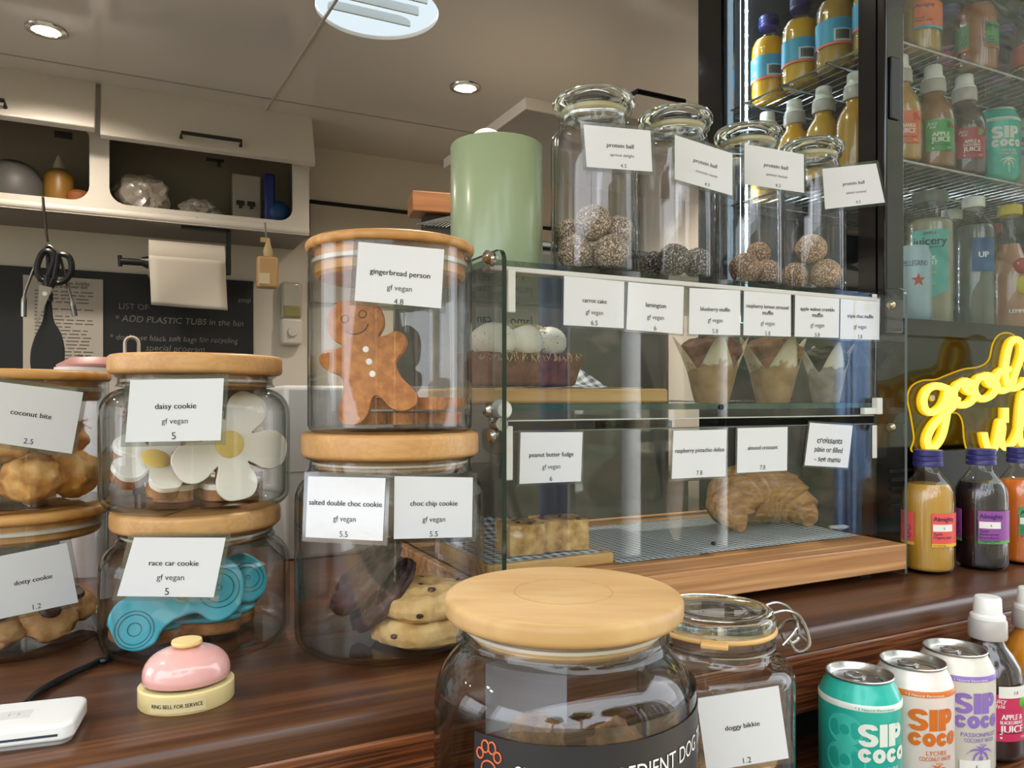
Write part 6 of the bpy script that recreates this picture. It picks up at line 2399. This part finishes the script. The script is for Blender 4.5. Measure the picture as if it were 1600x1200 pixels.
w1 = round_bottle('water_bottle', 'clear bottle with white cap beside the teal labelled bottle in the fridge', 1487, .835, bprof(.029, .165, .185, .013, .200), M_['acryl'], M_['wht'], bcap(.0155, .197, .214), (juice('6f776d'), .17))
w1 = round_bottle('water_bottle', 'clear ridged water bottle with white cap and blue label in the fridge', 1521, .738, bprof(.030, .150, .178, .013, .190), M_['acryl'], M_['wht'], bcap(.0150, .186, .202), (juice('596059'), .16))
lb = MB().patch(.0305, -4, 60, .085, .135).build('paper_label', col('2c5a8c'), w1)
mb = MB()
put_text(mb, 'UP', None, width=.014, bold=.04, cyl=(.0312, 26, .110))
mb.build('white_print', col('dfe6ea'), lb, smooth=0)
k1 = round_bottle('lemonade_bottle', 'pink lemonade bottle with yellow cap on the bottom fridge shelf', 1578, .738, bprof(.031, .085, .150, .0135, .186), M_['glass'], plain('yellow cap', 'cdb72a', .4), bcap(.0165, .184, .200), (juice('b07a5c'), .14))
lb = MB().lump((.016, -.0262, .100), .0125, 3, .02, 1, 3, (1, .35, 1)).build('round_mark', col('b8343a'), k1)
mb = MB()
put_text(mb, 'KARMA', None, width=.016, bold=.05, cyl=(.0322, 33, .1035))
put_text(mb, 'DRINKS', None, width=.013, bold=.04, cyl=(.0322, 33, .0975))
mb.build('white_print', col('eee8de'), k1, smooth=0)
MB().lump((.016, -.0258, .070), .0125, 5, .05, 1.4, 3, (1, .3, 1.15)).build('printed_lemon', col('d8c33a'), k1)
mb = MB()
put_text(mb, 'LEMMY', None, width=.026, bold=.05, cyl=(.0318, 22, .030))
mb.build('label_print', col('e8e6e0'), k1, smooth=0)
k2 = round_bottle('cola_bottle', 'dark red brown cola bottle with red cap behind the lemonade in the fridge', 1549, .835, bprof(.031, .085, .150, .0135, .186), M_['glass'], plain('red cap', 'a02a34', .4), bcap(.0165, .184, .200), (juice('4a1a10'), .15))
mb = MB()
put_text(mb, 'SIMPLE', None, width=.034, bold=.05, cyl=(.0318, 8, .078))
put_text(mb, 'ORGANIC', None, width=.026, bold=.02, cyl=(.0318, 8, .066))
mb.build('white_print', col('d8d4cc'), k2, smooth=0)
MB().patch(.0314, -20, 36, .022, .056).build('vintage_label', col('c2bfb8'), k2)
mb = MB()
put_text(mb, 'vintage', None, width=.022, cyl=(.0324, 8, .042))
put_text(mb, 'cola', None, width=.012, cyl=(.0324, 8, .034))
mb.build('label_print', M_['ink'], k2, smooth=0)
k3 = round_bottle('lemonade_bottle', 'orange bottle with red cap at the right edge of the fridge', 1622, .76, bprof(.031, .085, .150, .0135, .186), M_['glass'], plain('red cap', 'a02a34', .4), bcap(.0165, .184, .200), (juice('9a4a20'), .15))

# ------------------------------------------------------------------ neon sign
VN = .668
q0 = atY(1500, 706, VN)
t = thing('neon_sign', 'yellow neon sign reading good vibes on clear acrylic behind the juice bottles', 'neon sign', (q0.x, VN, CT))


def NP(px, py, dy=0):
    q = atY(px, py, VN)
    return Vector((q.x - q0.x, dy, q.z - CT))


out = [(1424, 704), (1428, 685), (1423, 650), (1418, 622), (1424, 604), (1440, 595), (1462, 593), (1480, 586), (1505, 577), (1530, 573), (1545, 562), (1551, 538), (1560, 524), (1573, 520), (1586, 525), (1593, 540), (1596, 562), (1606, 590), (1625, 603), (1660, 618), (1690, 640), (1705, 675), (1700, 712), (1660, 716), (1600, 712), (1550, 708), (1516, 706), (1507, 690), (1504, 660), (1496, 646), (1482, 647), (1471, 662), (1466, 688), (1463, 706), (1444, 710)]
sp = spline([NP(x, y) for x, y in out], 4, True)
poly = [(p_.x, p_.z) for p_ in sp]
mirr = MB().prism(poly, -.0025, .0025, RX(90)).build('acrylic_backing', thin_glass('sign acrylic', 'efe8c8', 'd8c36a', .06), t, smooth=0)
MB().tube([Vector((p_.x, 0, p_.z)) for p_ in sp], .0011, 6, True).build('lit_edge', emis('edge glow', 'e8b91e', .9), t)
core = emis('neon core', 'fff070', 1.5)
casing = plain('neon casing', 'e0b81c', .35, em='f0b400', ems=.7)
strokes = [
    [(1470, 607), (1455, 603), (1440, 609), (1433, 624), (1436, 640), (1448, 644), (1461, 635), (1468, 620), (1471, 606), (1471, 630), (1468, 655), (1462, 680), (1452, 696), (1441, 699), (1439, 684), (1448, 665), (1462, 650), (1478, 636), (1486, 622)],
    [(1496, 597), (1485, 603), (1480, 617), (1486, 631), (1500, 632), (1511, 622), (1512, 607), (1504, 597), (1496, 597), (1500, 610), (1514, 614)],
    [(1530, 588), (1518, 592), (1512, 606), (1517, 620), (1530, 623), (1543, 613), (1545, 598), (1538, 588), (1530, 588), (1535, 600), (1548, 602)],
    [(1566, 577), (1552, 581), (1545, 594), (1549, 608), (1560, 610), (1570, 600), (1577, 580), (1585, 557), (1586, 540), (1579, 531), (1569, 536), (1563, 555), (1560, 580), (1563, 600), (1573, 607), (1585, 602), (1592, 593)],
    [(1527, 676), (1530, 692), (1536, 704), (1543, 700), (1548, 682), (1553, 658), (1556, 668), (1554, 690), (1560, 699), (1571, 692), (1581, 672), (1587, 640), (1588, 615), (1584, 640), (1582, 670), (1584, 690), (1594, 697), (1604, 688), (1604, 672), (1596, 668)],
    [(1560, 637), (1560, 660)],
    [(1610, 690), (1622, 686), (1632, 676), (1630, 666), (1620, 670), (1618, 686), (1626, 698), (1640, 694), (1652, 676), (1650, 690), (1656, 702), (1664, 699), (1672, 684), (1680, 670), (1679, 680), (1687, 690), (1683, 699), (1673, 698)],
]
cs, cr = MB(), MB()
for st in strokes:
    pts = [NP(x, y) for x, y in st]
    ps = spline(pts, 5)
    cs.tube([p_ + Vector((0, -.0050, 0)) for p_ in ps], .0052, 8)
    cr.tube([p_ + Vector((0, -.0096, 0)) for p_ in ps], .0046, 8)
cs.build('neon_casing', casing, t)
cr.build('neon_lettering', core, t)
for px, py in ((1448, 622), (1581, 580)):
    p_ = NP(px, py)
    MB().lathe([(0, .006), (.004, .006), (.005, .003), (.005, 0), (0, 0)], 16, TR(p_.x, -.003, p_.z) @ RX(90)).build('standoff_bolt', M_['chrome'], t)
MB().box(-.085, .16, -.008, .008, 0, NP(1500, 700).z - .002).build('sign_foot', M_['black'], t, smooth=0)
